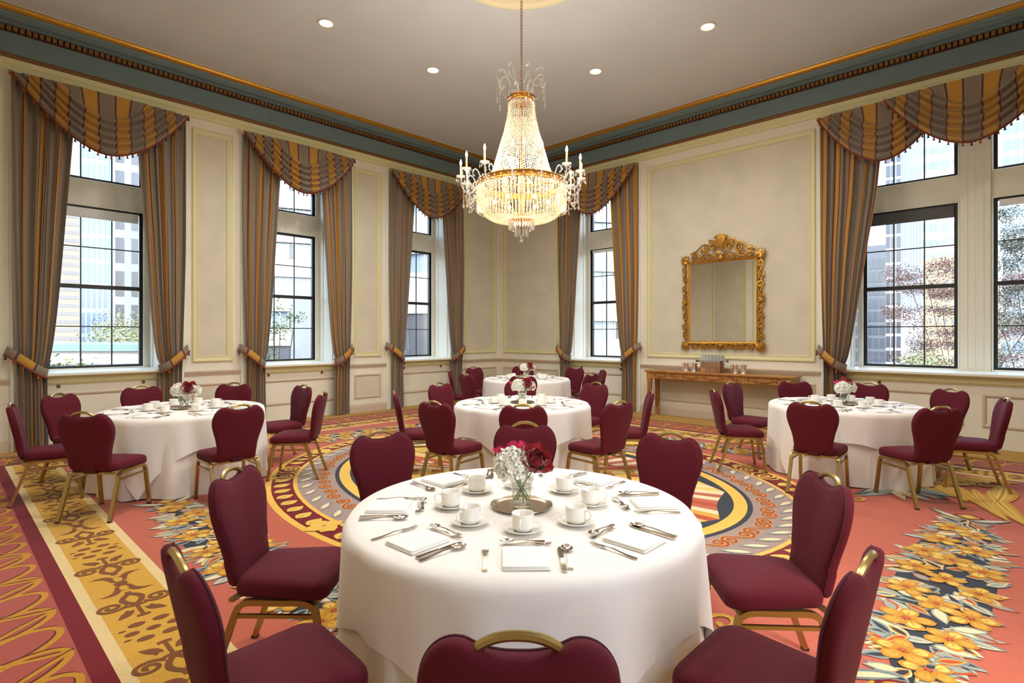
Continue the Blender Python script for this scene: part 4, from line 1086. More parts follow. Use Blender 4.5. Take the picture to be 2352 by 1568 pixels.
def center(t, spin, variant):
    c = t['c']; z = ZT + .0015; nm = t['name']
    stamp(tray0, (c.x, c.y, z), 0, 'round aged silver tray under the glass vase on ' + nm, 'centrepiece trays')
    zb = z + .0032
    stamp(vase0, (c.x, c.y, zb), 0, 'clear glass vase of water and cut flowers on ' + nm, 'centrepiece vases')
    rx, fw = vdir(0), vdir(90)
    R = lambda a, b, h: Vector((c.x, c.y, zb)) + (rx * a + fw * b) + Vector((0, 0, h))
    lay = [(hyd, (-.045, -.015, .19), 'white hydrangea head in the vase on '), (peo, (.062, -.022, .215), 'deep red open peony in the vase on '), (pnk, (-.015, .06, .255), 'pink peony at the top of the bouquet on '), (pnk, (-.075, .035, .235), 'second pink peony behind the hydrangea on '), (hyd2, (.04, .05, .20), 'small white hydrangea behind the red peony on ')]
    if variant == 1: lay = lay[:2] + [(pnk, (-.095, .015, .215), 'pink peony at the side of the bouquet on '), (hyd2, (.095, .035, .185), 'small white hydrangea beside the red peony on ')]
    if variant == 2: lay = [(hyd, (-.04, -.025, .18), 'white hydrangea head in the vase on '), (hyd2, (.055, -.012, .185), 'small white hydrangea in the vase on '), (peo, (.045, .025, .245), 'deep red open peony in the vase on '), (pnk, (-.055, .03, .24), 'pink peony in the vase on ')]
    for k, (pr, p, lb) in enumerate(lay):
        o = stamp(pr, R(*p), spin + k, lb + nm, 'centrepiece flowers')
        o.rotation_euler = (0, 0, spin + k)
        out = rx * p[0] + fw * p[1]
        if pr is peo:                                         # turned a little towards the sitter side
            q = Vector((out.x * 9 - fw.x * .75, out.y * 9 - fw.y * .75, 1.0)).to_track_quat('Z', 'Y'); o.rotation_euler = q.to_euler()
        inv = o.rotation_euler.to_matrix().inverted()
        bot = R(-p[0] * .55, -p[1] * .5 + .004 * k, .026); dv = inv @ (bot - R(*p)); top = inv @ Vector((0, 0, -.03))
        stem_part(o, top, dv, .0045 if k == 0 else .003)
        for q in range(2):
            a = spin + k * 2.1 + q * 2.6
            dd = Vector((cos(a), sin(a), .25 + .2 * q)); bp_ = (bot - R(*p)) * .28
            leaf_part(o, inv @ bp_, inv @ dd, .075, .03)
    if t['key'] == 'front':
        pass
for t, sp, v in zip(TABLES, (.4, 1.3, 2.2, .9, 3.0), (0, 1, 1, 1, 2)): center(t, sp, v)
# ------------------------------------------------------------------ chandelier
M['crystal'] = mix_mat('cut_crystal', [(TL, (1, .90, .72), None, .30), (DI, (1, .92, .78), None, .08), (GL, (1, .95, .86), .08, .38), (TR, (1, .98, .95), None, .24)])
M['cglass'] = mix_mat('clear_crystal', [(TR, (.97, .97, .96), None, .60), (GL, (1, 1, 1), .03, .33), (TL, (1, .98, .95), None, .07)])
M['cbrass'] = mat('chandelier_brass', (166, 112, 40), .3, metal=.9, var=.2, scale=60, bump=.4, bscale=120)
M['candle'] = mat('candle_sleeve', (206, 146, 92), .5)
M['bulb'] = mat('lit_candle_bulb', (255, 236, 200), .3, emit=(255, 224, 178), estr=BULB_E)
ch = empty('chandelier', (CHX, CHY, 0), 0, 'large crystal chandelier with candle bulbs, bead cone and bead bowl on a brass chain', 'chandelier')
mb = MB(); z = 4.30; k = 0
while z < 5.80:
    a = (k % 2) * pi / 2 + .3
    mb.tube([(.012 * cos(t) * cos(a), .012 * cos(t) * sin(a), z + .024 * sin(t)) for t in [2 * pi * i / 10 for i in range(10)]], .0035, 5, closed=True, up=(sin(a), -cos(a), 0)); z += .037; k += 1
mb.build('chain', M['cbrass'], ch, kind='stuff')
mb = MB(); mb.lathe([(.001, 5.8), (.05, 5.795), (.06, 5.78), (.03, 5.75), (.012, 5.74), (.001, 5.74)], 20, cap0=False, cap1=False); mb.build('ceiling_cup', M['cbrass'], ch, smooth=True)
def ringband(name, r, z0, z1, t=.012):
    mb = MB(); mb.lathe([(r - t, z0), (r, z0), (r + .004, z0 + .006), (r, z0 + .012), (r, z1 - .012), (r + .005, z1 - .006), (r, z1), (r - t, z1), (r - t, z0)], 56, cap0=False, cap1=False)
    return mb.build(name, M['cbrass'], ch, smooth=True)
ringband('top_ring', .152, 4.215, 4.275); rb = ringband('main_ring', .51, 3.235, 3.305); ringband('lower_ring', .142, 2.885, 2.915)
mb = MB()
for i in range(40):
    a = 2 * pi * i / 40; mb.octa((.518 * cos(a), .518 * sin(a), 3.27), .012, .012)
mb.build('ring_jewels', M['crystal'], rb, kind='stuff')
mb = MB(); mb.tube([(0, 0, 2.7), (0, 0, 4.3)], .012, 8)
for i in range(6):
    a = pi * i / 3; mb.tube([(0, 0, 3.27), (.5 * cos(a), .5 * sin(a), 3.27)], .006, 5); mb.tube([(0, 0, 4.24), (.145 * cos(a), .145 * sin(a), 4.24)], .005, 5); mb.tube([(0, 0, 2.9), (.137 * cos(a), .137 * sin(a), 2.9)], .004, 5)
mb.build('stem_rod', M['cbrass'], ch)
def strands(mb, prof, n, step, r, h, off=0.0):
    pts = smooth_path([(a, b, 0) for a, b in prof], 14)
    for i in range(n):
        a = 2 * pi * (i + off) / n; acc = (i % 2) * step * .5
        for p, q in zip(pts, pts[1:]):
            acc += (q - p).length
            if acc >= step: acc -= step; mb.octa((q.x * cos(a), q.x * sin(a), q.y), r, h)
mb = MB(); strands(mb, [(.15, 4.21), (.152, 4.12), (.166, 4.02), (.20, 3.87), (.24, 3.74), (.285, 3.58), (.335, 3.42), (.41, 3.31)], 44, .0200, .0092, .0088); strands(mb, [(.172, 4.0), (.20, 3.87), (.24, 3.74), (.285, 3.58), (.335, 3.42), (.41, 3.31)], 44, .0200, .0092, .0088, .5); mb.build('bead_cone', M['crystal'], ch, kind='stuff')
mb = MB(); strands(mb, [(.49, 3.23), (.475, 3.12), (.46, 3.02), (.43, 2.94), (.37, 2.89), (.29, 2.865), (.2, 2.86), (.145, 2.885)], 84, .0205, .0100, .0092); mb.build('bead_bowl', M['crystal'], ch, kind='stuff')
mb = MB()
def prism(mb, a, r, z0, L, w):
    x, y = r * cos(a), r * sin(a); t = (-sin(a) * w, cos(a) * w); o = (cos(a) * w, sin(a) * w)
    mb.add([(x - t[0], y - t[1], z0), (x + o[0], y + o[1], z0), (x + t[0], y + t[1], z0), (x - o[0], y - o[1], z0),
            (x - t[0], y - t[1], z0 - L), (x + o[0], y + o[1], z0 - L), (x + t[0], y + t[1], z0 - L), (x - o[0], y - o[1], z0 - L), (x, y, z0 - L - w * 1.4)],
           [(0, 1, 5, 4), (1, 2, 6, 5), (2, 3, 7, 6), (3, 0, 4, 7), (0, 3, 2, 1), (4, 5, 8), (5, 6, 8), (6, 7, 8), (7, 4, 8)])
for i in range(72): prism(mb, 2 * pi * i / 72, .507, 3.235, .245, .0085); mb.octa((.507 * cos(2 * pi * i / 72), .507 * sin(2 * pi * i / 72), 2.965), .009, .012)
mb.build('outer_prisms', M['crystal'], ch, kind='stuff')
mb = MB()
for i in range(30): prism(mb, 2 * pi * i / 30, .143, 2.885, .115, .0085)
for i in range(14): prism(mb, 2 * pi * i / 14, .075, 2.79, .10, .009)
mb.build('lower_prisms', M['cglass'], ch, kind='stuff')
mb = MB(); mb.lathe([(.001, 2.80), (.08, 2.80), (.08, 2.79), (.001, 2.79)], 20, cap0=False, cap1=False); mb.build('lower_plate', M['cbrass'], ch)
mb = MB(); mb.ball((0, 0, 2.637), .024, 12, 8); mb.tube([(0, 0, 2.66), (0, 0, 2.80)], .003, 5); mb.build('finial_ball', M['cglass'], ch, smooth=True)
# crown of curled glass arms with drops
for i in range(8):
    a = 2 * pi * i / 8 + .25; C = lambda r, z: (r * cos(a), r * sin(a), z)
    mb = MB(); mb.tube(smooth_path([C(.11, 4.25), C(.12, 4.36), C(.16, 4.48), C(.21, 4.55), C(.265, 4.545), C(.29, 4.48), C(.265, 4.42), C(.235, 4.43), C(.24, 4.46)], 5), .0105, 6)
    ar = mb.build('crown_arm', M['cglass'], ch, smooth=True)
    mb = MB()
    for q in range(9): mb.octa(C(.285, 4.40 - q * .017), .006, .008)
    prism(mb, a, .285, 4.245, .06, .008)
    b = a + 2 * pi / 8
    for q in range(1, 12):
        u = q / 12; x = .265 * (cos(a) * (1 - u) + cos(b) * u); y = .265 * (sin(a) * (1 - u) + sin(b) * u); mb.octa((x, y, 4.42 - .10 * sin(pi * u)), .006, .006)
    mb.build('crown_drops', M['cglass'], ar, kind='stuff')
# candle arms: one built, the rest copied
arm = MB(); arm.tube(smooth_path([(.50, 0, 3.28), (.54, 0, 3.20), (.60, 0, 3.17), (.66, 0, 3.21), (.685, 0, 3.28), (.69, 0, 3.345)], 5), .009, 6)
arm.tube(smooth_path([(.52, 0, 3.29), (.56, 0, 3.36), (.60, 0, 3.36), (.615, 0, 3.31), (.59, 0, 3.29)], 4), .007, 6)
a0 = arm.build('candle_arm', M['cglass'], ch, smooth=True)
mb = MB(); mb.lathe([(.006, 3.335), (.02, 3.338), (.045, 3.352), (.052, 3.362), (.048, 3.362), (.02, 3.348), (.006, 3.346)], 14, (.69, 0, 0)); mb.build('drip_pan', M['cglass'], a0, smooth=True)
mb = MB(); mb.lathe([(.0105, 3.345), (.0105, 3.475), (.008, 3.48)], 10, (.69, 0, 0)); mb.build('candle', M['candle'], a0, smooth=True)
mb = MB(); mb.lathe([(.006, 3.478), (.011, 3.49), (.0135, 3.502), (.012, 3.517), (.006, 3.535), (.001, 3.548)], 10, (.69, 0, 0)); mb.build('bulb', M['bulb'], a0, smooth=True)
mb = MB()
for q in range(7):
    b = 2 * pi * q / 7; x, y = .69 + .05 * cos(b), .05 * sin(b); mb.octa((x, y, 3.34), .006, .009)
    if q % 2 == 0: mb.octa((x, y, 3.312), .011, .02)
for s in (-1, 1):
    for q in range(1, 16):
        u = q / 16; a = s * .21 * u; r = .68 - .16 * u; mb.octa((r * cos(a), r * sin(a), 3.33 - .28 * sin(pi * u * .9) - .05 * u), .0085, .010)
for q in range(8): mb.octa((.66, 0, 3.19 - q * .02), .009, .010)
for q in range(6): mb.octa((.62, .02, 3.16 - q * .02), .009, .010)
mb.octa((.66, 0, 3.02), .016, .028); mb.octa((.62, .02, 3.02), .014, .024); mb.octa((.58, -.03, 3.06), .013, .022)
mb.build('crystal_drops', M['cglass'], a0, kind='stuff')
kids(a0); ch_arms = [a0]
for i in range(1, 14):
    o = copy_tree(a0, ch); ch_arms.append(o)
for i, o in enumerate(ch_arms): o.rotation_euler = (0, 0, 2 * pi * (i + .35) / 14)
# lamps inside the bowl and cone
mb = MB()
for i in range(6):
    a = 2 * pi * i / 6 + .2; mb.ball((.30 * cos(a), .30 * sin(a), 3.08), .022, 10, 8)
M['bulb_in'] = mat('lit_inner_bulb', (255, 236, 200), .3, emit=(255, 220, 170), estr=9.0); mb.build('inner_bulbs', M['bulb_in'], ch, smooth=True, kind='stuff')
for i in range(3):
    a = 2 * pi * i / 3 + .7; add_light('chandelier_bowl_lamp', 'POINT', (CHX + .16 * cos(a), CHY + .16 * sin(a), 3.12), CHAND_W * .5, (1, .84, .62), shadow_soft_size=.03)
add_light('chandelier_cone_lamp', 'POINT', (CHX + .05, CHY, 3.62), CHAND_W * .35, (1, .84, .62), shadow_soft_size=.03)
for i in range(14):
    a = 2 * pi * (i + .35) / 14; add_light('candle_bulb_lamp', 'POINT', (CHX + .69 * cos(a), CHY + .69 * sin(a), 3.575), CANDLE_W, (1, .955, .90), shadow_soft_size=.02)

# ------------------------------------------------------------------ gilded mirror
mir = empty('gilded_mirror', (0, 0, 0), 0, 'rectangular wall mirror in a carved openwork gilt frame with scroll crest', 'mirror')
S0, S1, Z0, Z1 = 3.40, 4.90, 1.29, 3.03
mb = MB(TRW); mb.box(S0 + .13, S1 - .13, .03, .036, Z0 + .14, Z1 - .13); g = mb.build('mirror_glass', M['mirror'], mir)
mb = MB(TRW); ring_frame(mb, S0 + .13, S1 - .13, Z0 + .14, Z1 - .13, [(0, .036), (.02, .041), (.022, .0365)]); mb.build('bevel', M['mirror'], g)
mb = MB(TRW); ring_frame(mb, S0 + .10, S1 - .10, Z0 + .11, Z1 - .10, [(-.012, .01), (-.012, .05), (0, .062), (.012, .058), (.02, .066), (.032, .06), (.036, .036)])
for k in range(46):
    for (a, b) in (((S0 + .112, None), 0), ((S1 - .112, None), 0)):
        mb.octa((a[0], .062, Z0 + .13 + (Z1 - Z0 - .25) * k / 45), .011, .015)
for k in range(36):
    for zz in (Z0 + .122, Z1 - .112): mb.octa((S0 + .12 + (S1 - S0 - .24) * k / 35, .062, zz), .015, .011)
mb.build('inner_moulding', M['gold'], mir)
mb = MB(TRW); mb.box(S0 + .02, S0 + .1, .004, .012, Z0 + .03, Z1); mb.box(S1 - .1, S1 - .02, .004, .012, Z0 + .03, Z1); 
def cscroll(mb, s, z, r, a0, turns, hand, w, n=22, stretch=1.0):
    pts = []; sc = []
    for i in range(n + 1):
        t = i / n; rr = r * (1 - .82 * t); a = a0 + hand * turns * 2 * pi * t
        pts.append((s + rr * cos(a), .045 + .012 * sin(pi * t), z + rr * stretch * sin(a))); sc.append(.55 + .65 * sin(pi * min(1, .15 + t * .8)))
    mb.tube(pts, w, 6, scale=sc, up=(0, 1, 0)); mb.ball(pts[-1], w * 1.35, 6, 5)
    return pts[0]
def carve_side(vertical, fixed, a0, a1, n, sgn):
    mb = MB(TRW); L = (a1 - a0) / n; amp = .036
    P = lambda u, w: (fixed + w, u) if vertical else (u, fixed + w)
    path = []; N = n * 10
    for i in range(N + 1):
        u = a0 + (a1 - a0) * i / N; w = amp * sin(pi * (u - a0) / L); s, z = P(u, w); path.append((s, .045, z))
    mb.tube(path, .013, 6, up=(0, 1, 0)); path2 = []
    for i in range(N + 1):
        u = a0 + (a1 - a0) * i / N; w = -amp * .85 * sin(pi * (u - a0) / L); s, z = P(u, w); path2.append((s, .035, z))
    mb.tube(path2, .009, 6, up=(0, 1, 0))
    for k in range(n):
        u = a0 + L * (k + .5); sg = 1 if k % 2 == 0 else -1
        s, z = P(u, -sg * .012); base = (0 if vertical else pi / 2) + (0 if sg > 0 else pi)
        cscroll(mb, s, z, L * .36, base, 1.25, sg * sgn, .010)
        s, z = P(u + L * .3, sg * .045); mb.octa((s, .05, z), .02, .014)
        s, z = P(u - L * .35, -sg * .05); mb.octa((s, .05, z), .014, .02)
    return mb.build('carved_scrollwork', M['gold'], mir, smooth=True)
carve_side(True, S0 + .055, Z0 + .17, Z1 - .14, 8, 1); carve_side(True, S1 - .055, Z0 + .17, Z1 - .14, 8, -1)
carve_side(False, Z0 + .058, S0 + .17, S1 - .17, 8, 1); carve_side(False, Z1 - .03, S0 + .17, S1 - .17, 8, -1)
def acanthus(mb, s, z, ang, L, W, lobes=3):
    for k in range(-lobes, lobes + 1):
        a = ang + k * .30; l = L * (1 - .11 * abs(k))
        pts = [(s + cos(a) * l * t, .03 + .05 * sin(pi * min(1, .25 + t * .7)), z + sin(a) * l * t) for t in (0, .25, .5, .75, 1)]
        mb.tube(pts, W, 6, scale=[.8, 1.1, 1.15, .8, .12], up=(0, 1, 0))
for s, z, a in ((S0 + .11, Z0 + .12, 225), (S1 - .11, Z0 + .12, 315), (S1 - .11, Z1 - .11, 45), (S0 + .11, Z1 - .11, 135)):
    mb = MB(TRW); acanthus(mb, s, z, rad(a), .20, .019); mb.build('corner_leaf', M['gold'], mir, smooth=True)
for s, z, a in ((S0 + .09, 2.18, 180), (S1 - .09, 2.18, 0), (4.15, Z0 + .12, 270), (4.15, Z1 - .10, 90)):
    mb = MB(TRW); acanthus(mb, s, z, rad(a), .115, .02, 3); mb.build('side_leaf', M['gold'], mir, smooth=True)
mb = MB(TRW); zc = Z1 + .0
for h in (-1, 1):
    p1 = cscroll(mb, 4.15 + h * .155, zc + .145, .085, rad(-90), 1.3, -h, .016); p2 = cscroll(mb, 4.15 + h * .33, zc + .10, .085, rad(90), 1.35, h, .017); p3 = cscroll(mb, 4.15 + h * .50, zc + .045, .06, rad(60 if h > 0 else 120), 1.2, -h, .013); cscroll(mb, 4.15 + h * .20, zc + .235, .045, rad(90 - h * 60), 1.3, h, .012)
    mb.tube(smooth_path([(4.15 + h * .02, .045, zc + .05), (4.15 + h * .10, .055, zc + .055), (4.15 + h * .25, .055, zc + .185), (4.15 + h * .36, .05, zc + .19), (4.15 + h * .47, .045, zc + .10), (4.15 + h * .60, .04, zc + .05)], 5), .014, 6, up=(0, 1, 0))
    mb.tube(smooth_path([(4.15 + h * .05, .05, zc + .12), (4.15 + h * .08, .055, zc + .22), (4.15 + h * .17, .055, zc + .26), (4.15 + h * .24, .05, zc + .25)], 5), .013, 6, up=(0, 1, 0))
mb.build('crest_scrolls', M['gold'], mir, smooth=True)
mb = MB(TRW)
for k in range(-3, 4): 
    a = pi / 2 + k * .13
    mb.tube([(4.15, .05, zc + .07), (4.15 + k * .012, .075, zc + .17), (4.15 + k * .026, .085, zc + .28), (4.15 + k * .036, .06, zc + .37 - .012 * abs(k)), (4.15 + k * .044, .08, zc + .35 - .02 * abs(k))], .017, 6, scale=[.5, .8, 1.1, 1.1, .5], up=(0, 1, 0))
mb.build('crest_shell', M['gold'], mir, smooth=True)

# ------------------------------------------------------------------ console with carved apron
con = empty('console_table', (0, 0, 0), 0, 'long carved oak console table with fluted legs below the gilded mirror', 'console table')
CS0, CS1, CN0, CN1, CZ = 2.83, 5.45, .05, .45, .885
mb = MB(TRW); mb.box(CS0 - .03, CS1 + .03, CN0, CN1 + .03, CZ - .022, CZ); mb.box(CS0 - .015, CS1 + .015, CN0, CN1 + .015, CZ - .034, CZ - .022); mb.build('top', M['wood'], con)
mb = MB(TRW); mb.box(CS0, CS1, CN0 + .01, CN1 - .012, CZ - .155, CZ - .034); mb.build('apron', M['wood'], con)
def leg(s, n):
    mb = MB(TRW); w = .043
    mb.box(s - w, s + w, n - w, n + w, CZ - .16, CZ - .03)
    vs = []; fs = []; rows = [(.036, CZ - .16), (.044, CZ - .175), (.036, CZ - .19), (.036, CZ - .21), (.026, .10), (.032, .085), (.024, .07), (.022, .0)]
    for w_, z in rows: vs += [(s - w_, n - w_, z), (s + w_, n - w_, z), (s + w_, n + w_, z), (s - w_, n + w_, z)]
    for j in range(len(rows) - 1):
        for i in range(4): a = j * 4 + i; b = j * 4 + (i + 1) % 4; fs.append((a, b, b + 4, a + 4))
    fs.append((28, 29, 30, 31)); mb.add(vs, fs); lg = mb.build('leg', M['wood'], con)
    fl = MB(TRW)
    for q in (-.018, 0, .018): fl.box(s + q - .004, s + q + .004, n + .024, n + .0375, .16, CZ - .215); fl.box(s - .0375, s + .0375, n + q * .7 - .003, n + q * .7 + .003, .2, CZ - .23)
    fl.build('flutes', M['wood_dk'], lg)
    ro = MB(TRW); ro.lathe([(.03, 0), (.03, .006), (.02, .009), (.012, .005), (.001, .008)], 12); ro.v = [TRW(s + a_, n + .043 + c_, CZ - .095 + b_) for a_, b_, c_ in [(p[0], 0, 0) for p in []]] or ro.v
    return lg
for s in (CS0 + .05, CS1 - .05):
    for n in (CN0 + .06, CN1 - .045): leg(s, n)
secs = [('g', .16, .42), ('b', .45, .66), ('g', .70, 1.05), ('g', 1.08, 1.50), ('b', 1.54, 1.78), ('g', 1.82, 2.40)]
for kind, a, b in secs:
    a, b = CS1 - a * 1.02, CS1 - b * 1.02; lo, hi = min(a, b), max(a, b)
    mb = MB(TRW); ring_frame(mb, lo, hi, CZ - .145, CZ - .045, [(0, CN1 - .012), (0, CN1 - .002), (.006, CN1 + .002), (.012, CN1 - .008)])
    pn = mb.build('apron_panel', M['wood'], con)
    mb = MB(TRW); w = hi - lo
    if kind == 'g':
        pts = [(lo + w * t, CN1 - .006, CZ - .07 - .045 * sin(pi * t)) for t in [.1 + .8 * i / 10 for i in range(11)]]
        mb.tube(pts, .010, 6, scale=[.3, .6, .9, 1.1, 1.3, 1.4, 1.3, 1.1, .9, .6, .3], up=(0, 1, 0))
        for t in (.3, .42, .5, .58, .7): mb.ball((lo + w * t, CN1 - .002, CZ - .07 - .05 * sin(pi * t)), .013, 8, 5)
        for t in (.1, .9): mb.tube([(lo + w * t, CN1 - .006, CZ - .06), (lo + w * t, CN1 - .004, CZ - .10), (lo + w * (t + (.5 - t) * .08), CN1 - .006, CZ - .125)], .006, 5, up=(0, 1, 0))
    else:
        for k in range(6):
            a_ = rad(20 + 28 * k); mb.tube([((lo + hi) / 2, CN1 - .006, CZ - .095), ((lo + hi) / 2 + .09 * cos(a_) * (1 if k % 2 else .8), CN1 - .002, CZ - .095 + .035 * sin(a_ * 2))], .009, 5, scale=[1, .4], up=(0, 1, 0))
        for s_ in (-.04, 0, .04): mb.ball(((lo + hi) / 2 + s_, CN1 - .002, CZ - .092), .014, 8, 5)
    mb.build('carving', M['wood_dk'], pn, smooth=True)
# pitchers, block riser, glass tray and tumblers on the console
M['pitcher'] = mat('polished_pitcher', (240, 234, 224), .3, metal=1.0)
pit = empty('metal_pitcher', cat='pitcher', group='polished pitchers')
mb = MB(); mb.lathe([(.001, 0), (.047, 0), (.049, .004), (.046, .01), (.047, .03), (.0465, .145), (.049, .15), (.048, .154), (.044, .156), (.02, .162), (.006, .165), (.004, .172), (.008, .178), (.001, .182)], 28, cap0=False, cap1=False); mb.build('body', M['pitcher'], pit, smooth=True)
mb = MB(); mb.tube(smooth_path([(0, .045, .135), (0, .075, .135), (0, .085, .10), (0, .072, .05), (0, .046, .035)], 5), .006, 6, up=(1, 0, 0)); mb.build('handle', M['pitcher'], pit, smooth=True)
mb = MB(); mb.add([(-.018, -.04, .148), (.018, -.04, .148), (0, -.072, .156), (0, -.042, .115)], [(0, 1, 2), (0, 2, 3), (1, 3, 2), (0, 3, 1)]); mb.build('spout', M['pitcher'], pit, smooth=True)
for px, lb in ((1576, 'polished metal water pitcher nearest the window end of the console'), (1595, 'polished metal water pitcher next to the block riser, window side'), (1689, 'polished metal water pitcher next to the block riser, double-window side'), (1708, 'polished metal water pitcher at the double-window end of the group')):
    r = ray(px, 850); t_ = 9.68 / r[0]; stamp(pit, (9.68, r[1] * t_, CZ + .001), 0, lb)
RS = 4.215                                                  # riser centre along the wall
ris = empty('block_riser', (0, 0, 0), 0, 'riser of stacked square wooden blocks on the console', 'riser')
blk = [mat('wood_block_%d' % k, c, .75, var=.2, scale=30) for k, c in enumerate(((150, 104, 66), (132, 92, 60), (166, 118, 78), (140, 104, 76)))]
random.seed(5)
for i in range(4):
    for j in range(2):
        for k in range(2):
            mb = MB(TRW); q = .0008; a = RS - .18 + .09 * i; e = random.uniform(-.002, .002)
            mb.box(a + q, a + .09 - q, .20 + .09 * j + q + (e if j else 0), .29 + .09 * j - q + (e if j else 0), CZ + .092 * k + .001 + q, CZ + .092 * (k + 1) - q); mb.build('block', blk[(i * 3 + j + k * 2 + (i * k)) % 4], ris)
M['gtray'] = mat('brushed_bar', (176, 168, 156), .25, metal=1.0); M['bracket'] = mat('dark_bracket', (50, 44, 40), .4)
ZS = CZ + .186
trg = empty('glass_serving_tray', (0, 0, 0), 0, 'glass serving tray with metal bar handles on the block riser', 'tray')
mb = MB(TRW); mb.box(RS - .235, RS + .235, .19, .39, ZS, ZS + .008); mb.build('glass_sheet', M['vglass'], trg)
for e in (-1, 1):
    mb = MB(TRW); mb.tube([(RS + e * .225, .17, ZS + .02), (RS + e * .225, .43, ZS + .02)], .012, 8); b_ = mb.build('bar_handle', M['gtray'], trg, smooth=True)
    for n in (.175, .425): mb = MB(TRW); mb.box(RS + e * .225 - .016, RS + e * .225 + .016, n - .008, n + .008, ZS + .002, ZS + .036); mb.build('bracket', M['bracket'], b_)
M['tumbler'] = mix_mat('tumbler_glass', [(TR, (.97, .98, .97), None, .70), (GL, (1, 1, 1), .04, .22), (DI, (.9, .92, .92), None, .08)])
mb = MB(); mb.lathe([(.001, 0), (.022, 0), (.023, .004), (.026, .125), (.0245, .125), (.0215, .012), (.001, .012)], 18, cap0=False, cap1=False); tb0 = mb.build('tumbler', M['tumbler'], smooth='all'); tb0['category'] = 'glass'
for i in range(7):
    for j in range(3): stamp(tb0, (XR - (.225 + .06 * j), RS - .18 + .06 * i, ZS + .0085), 0, 'tall clear tumbler standing in rows on the glass tray', 'tumblers on the glass tray')
# ------------------------------------------------------------------ outside the windows
random.seed(8)
def omat(n, c, r=.7, **k): return mat('street_' + n, tuple(v * .57 for v in c), r, **k)
O_W, O_CR, O_GL, O_DG, O_TEAL, O_ASPH = omat('white', (232, 232, 230)), omat('cream_stone', (180, 172, 154)), omat('blue_glass', (104, 138, 178), .15), omat('dark_glass', (70, 84, 104), .2), omat('teal_copper', (120, 168, 164)), omat('asphalt', (120, 120, 118), .9)
O_SKY, O_GREY = omat('pale_glass', (152, 182, 214), .15), omat('grey_panel', (150, 156, 166))
g = MB(); g.box(-120, 200, -120, 200, -6.3, -6.0); gr = g.build('street_ground', O_ASPH, kind='structure'); gr['label'] = 'pale paved street below the windows'
def tower(px0, px1, depth, thick, z1, m, name, label, rows, cols, wm, wfrac=(.6, .7), z0=-6.0, band=None, face=None, cat='building', zrow0=None, yaw=None):
    """a building seen through a window: block facing the viewer, its windows as parts"""
    a, b = at_depth(px0, 769, depth), at_depth(px1, 769, depth)
    c = (a + b) / 2; R_ = hypot(c.x, c.y); w = R_ * (atan2(a.y, a.x) - atan2(b.y, b.x))      # front turned to the room
    e = empty(name, (c.x, c.y, z0), atan2(c.y, c.x) - pi / 2 + (yaw or 0), label, cat)
    mb = MB(); mb.box(-w / 2, w / 2, 0, thick, 0, z1 - z0); mb.build('walls', m, e)
    if rows:
        zb = (zrow0 if zrow0 is not None else z0 + 3) - z0; H = (z1 - z0 - zb - 1) / rows; W = w / cols
        wb_ = MB(); wb_.box(-W * wfrac[0] / 2, W * wfrac[0] / 2, -.04, .02, 0, H * wfrac[1])
        w0 = wb_.build('window', wm, e); first = True
        for i in range(cols):
            for j in range(rows):
                o = w0 if first else w0.copy()
                if not first: COL.objects.link(o)
                first = False; o.location = (-w / 2 + W * (i + .5), 0, zb + H * (j + .15))
    return e, w
# through the window of the blue tower
tower(184, 248, 60, 6, 62, O_SKY, 'glass_tower', 'blue glass office tower with pale stone bands seen through the window by the plain wall', 24, 5, O_GL, (.62, .8), zrow0=-4)
tower(246, 260, 96, 6, 60, omat('reflect', (190, 216, 240), .1), 'glass_bay', 'pale reflective glass shaft between the two blue towers', 26, 2, O_SKY, (.9, .9))
tower(257, 330, 76, 8, 76, omat('blue_white', (184, 198, 222)), 'banded_tower', 'pale blue tower with square dark windows next to the glass shaft', 17, 2, O_DG, (.55, .75))
tower(118, 183, 110, 15, 34, O_CR, 'stone_tower', 'distant cream tower with horizontal window bands beside the blue tower', 22, 6, O_GREY, (.9, .45))
tower(60, 180, 150, 15, 75, O_W, 'white_slab', 'distant white high-rise behind the cream tower', 20, 8, O_SKY, (.8, .5))
p0, p1 = at_depth(-120, 769, 15), at_depth(560, 769, 15)
e = empty('podium', ((p0 + p1) / 2).to_tuple()[:2] + (-6,), atan2(p1.y - p0.y, p1.x - p0.x), 'low white podium building with teal copper edge below the blue tower', 'building')
mb = MB(); mb.box(-6, 2.2, 0, 5, 0, 7.12); mb.build('walls', O_W, e); mb = MB(); mb.box(-6.1, 2.25, -.1, 5, 7.12, 7.30); mb.build('copper_edge', O_TEAL, e); mb = MB(); mb.box(-6.1, 2.25, -.06, .05, 6.75, 6.79); mb.build('string_course', O_GREY, e)
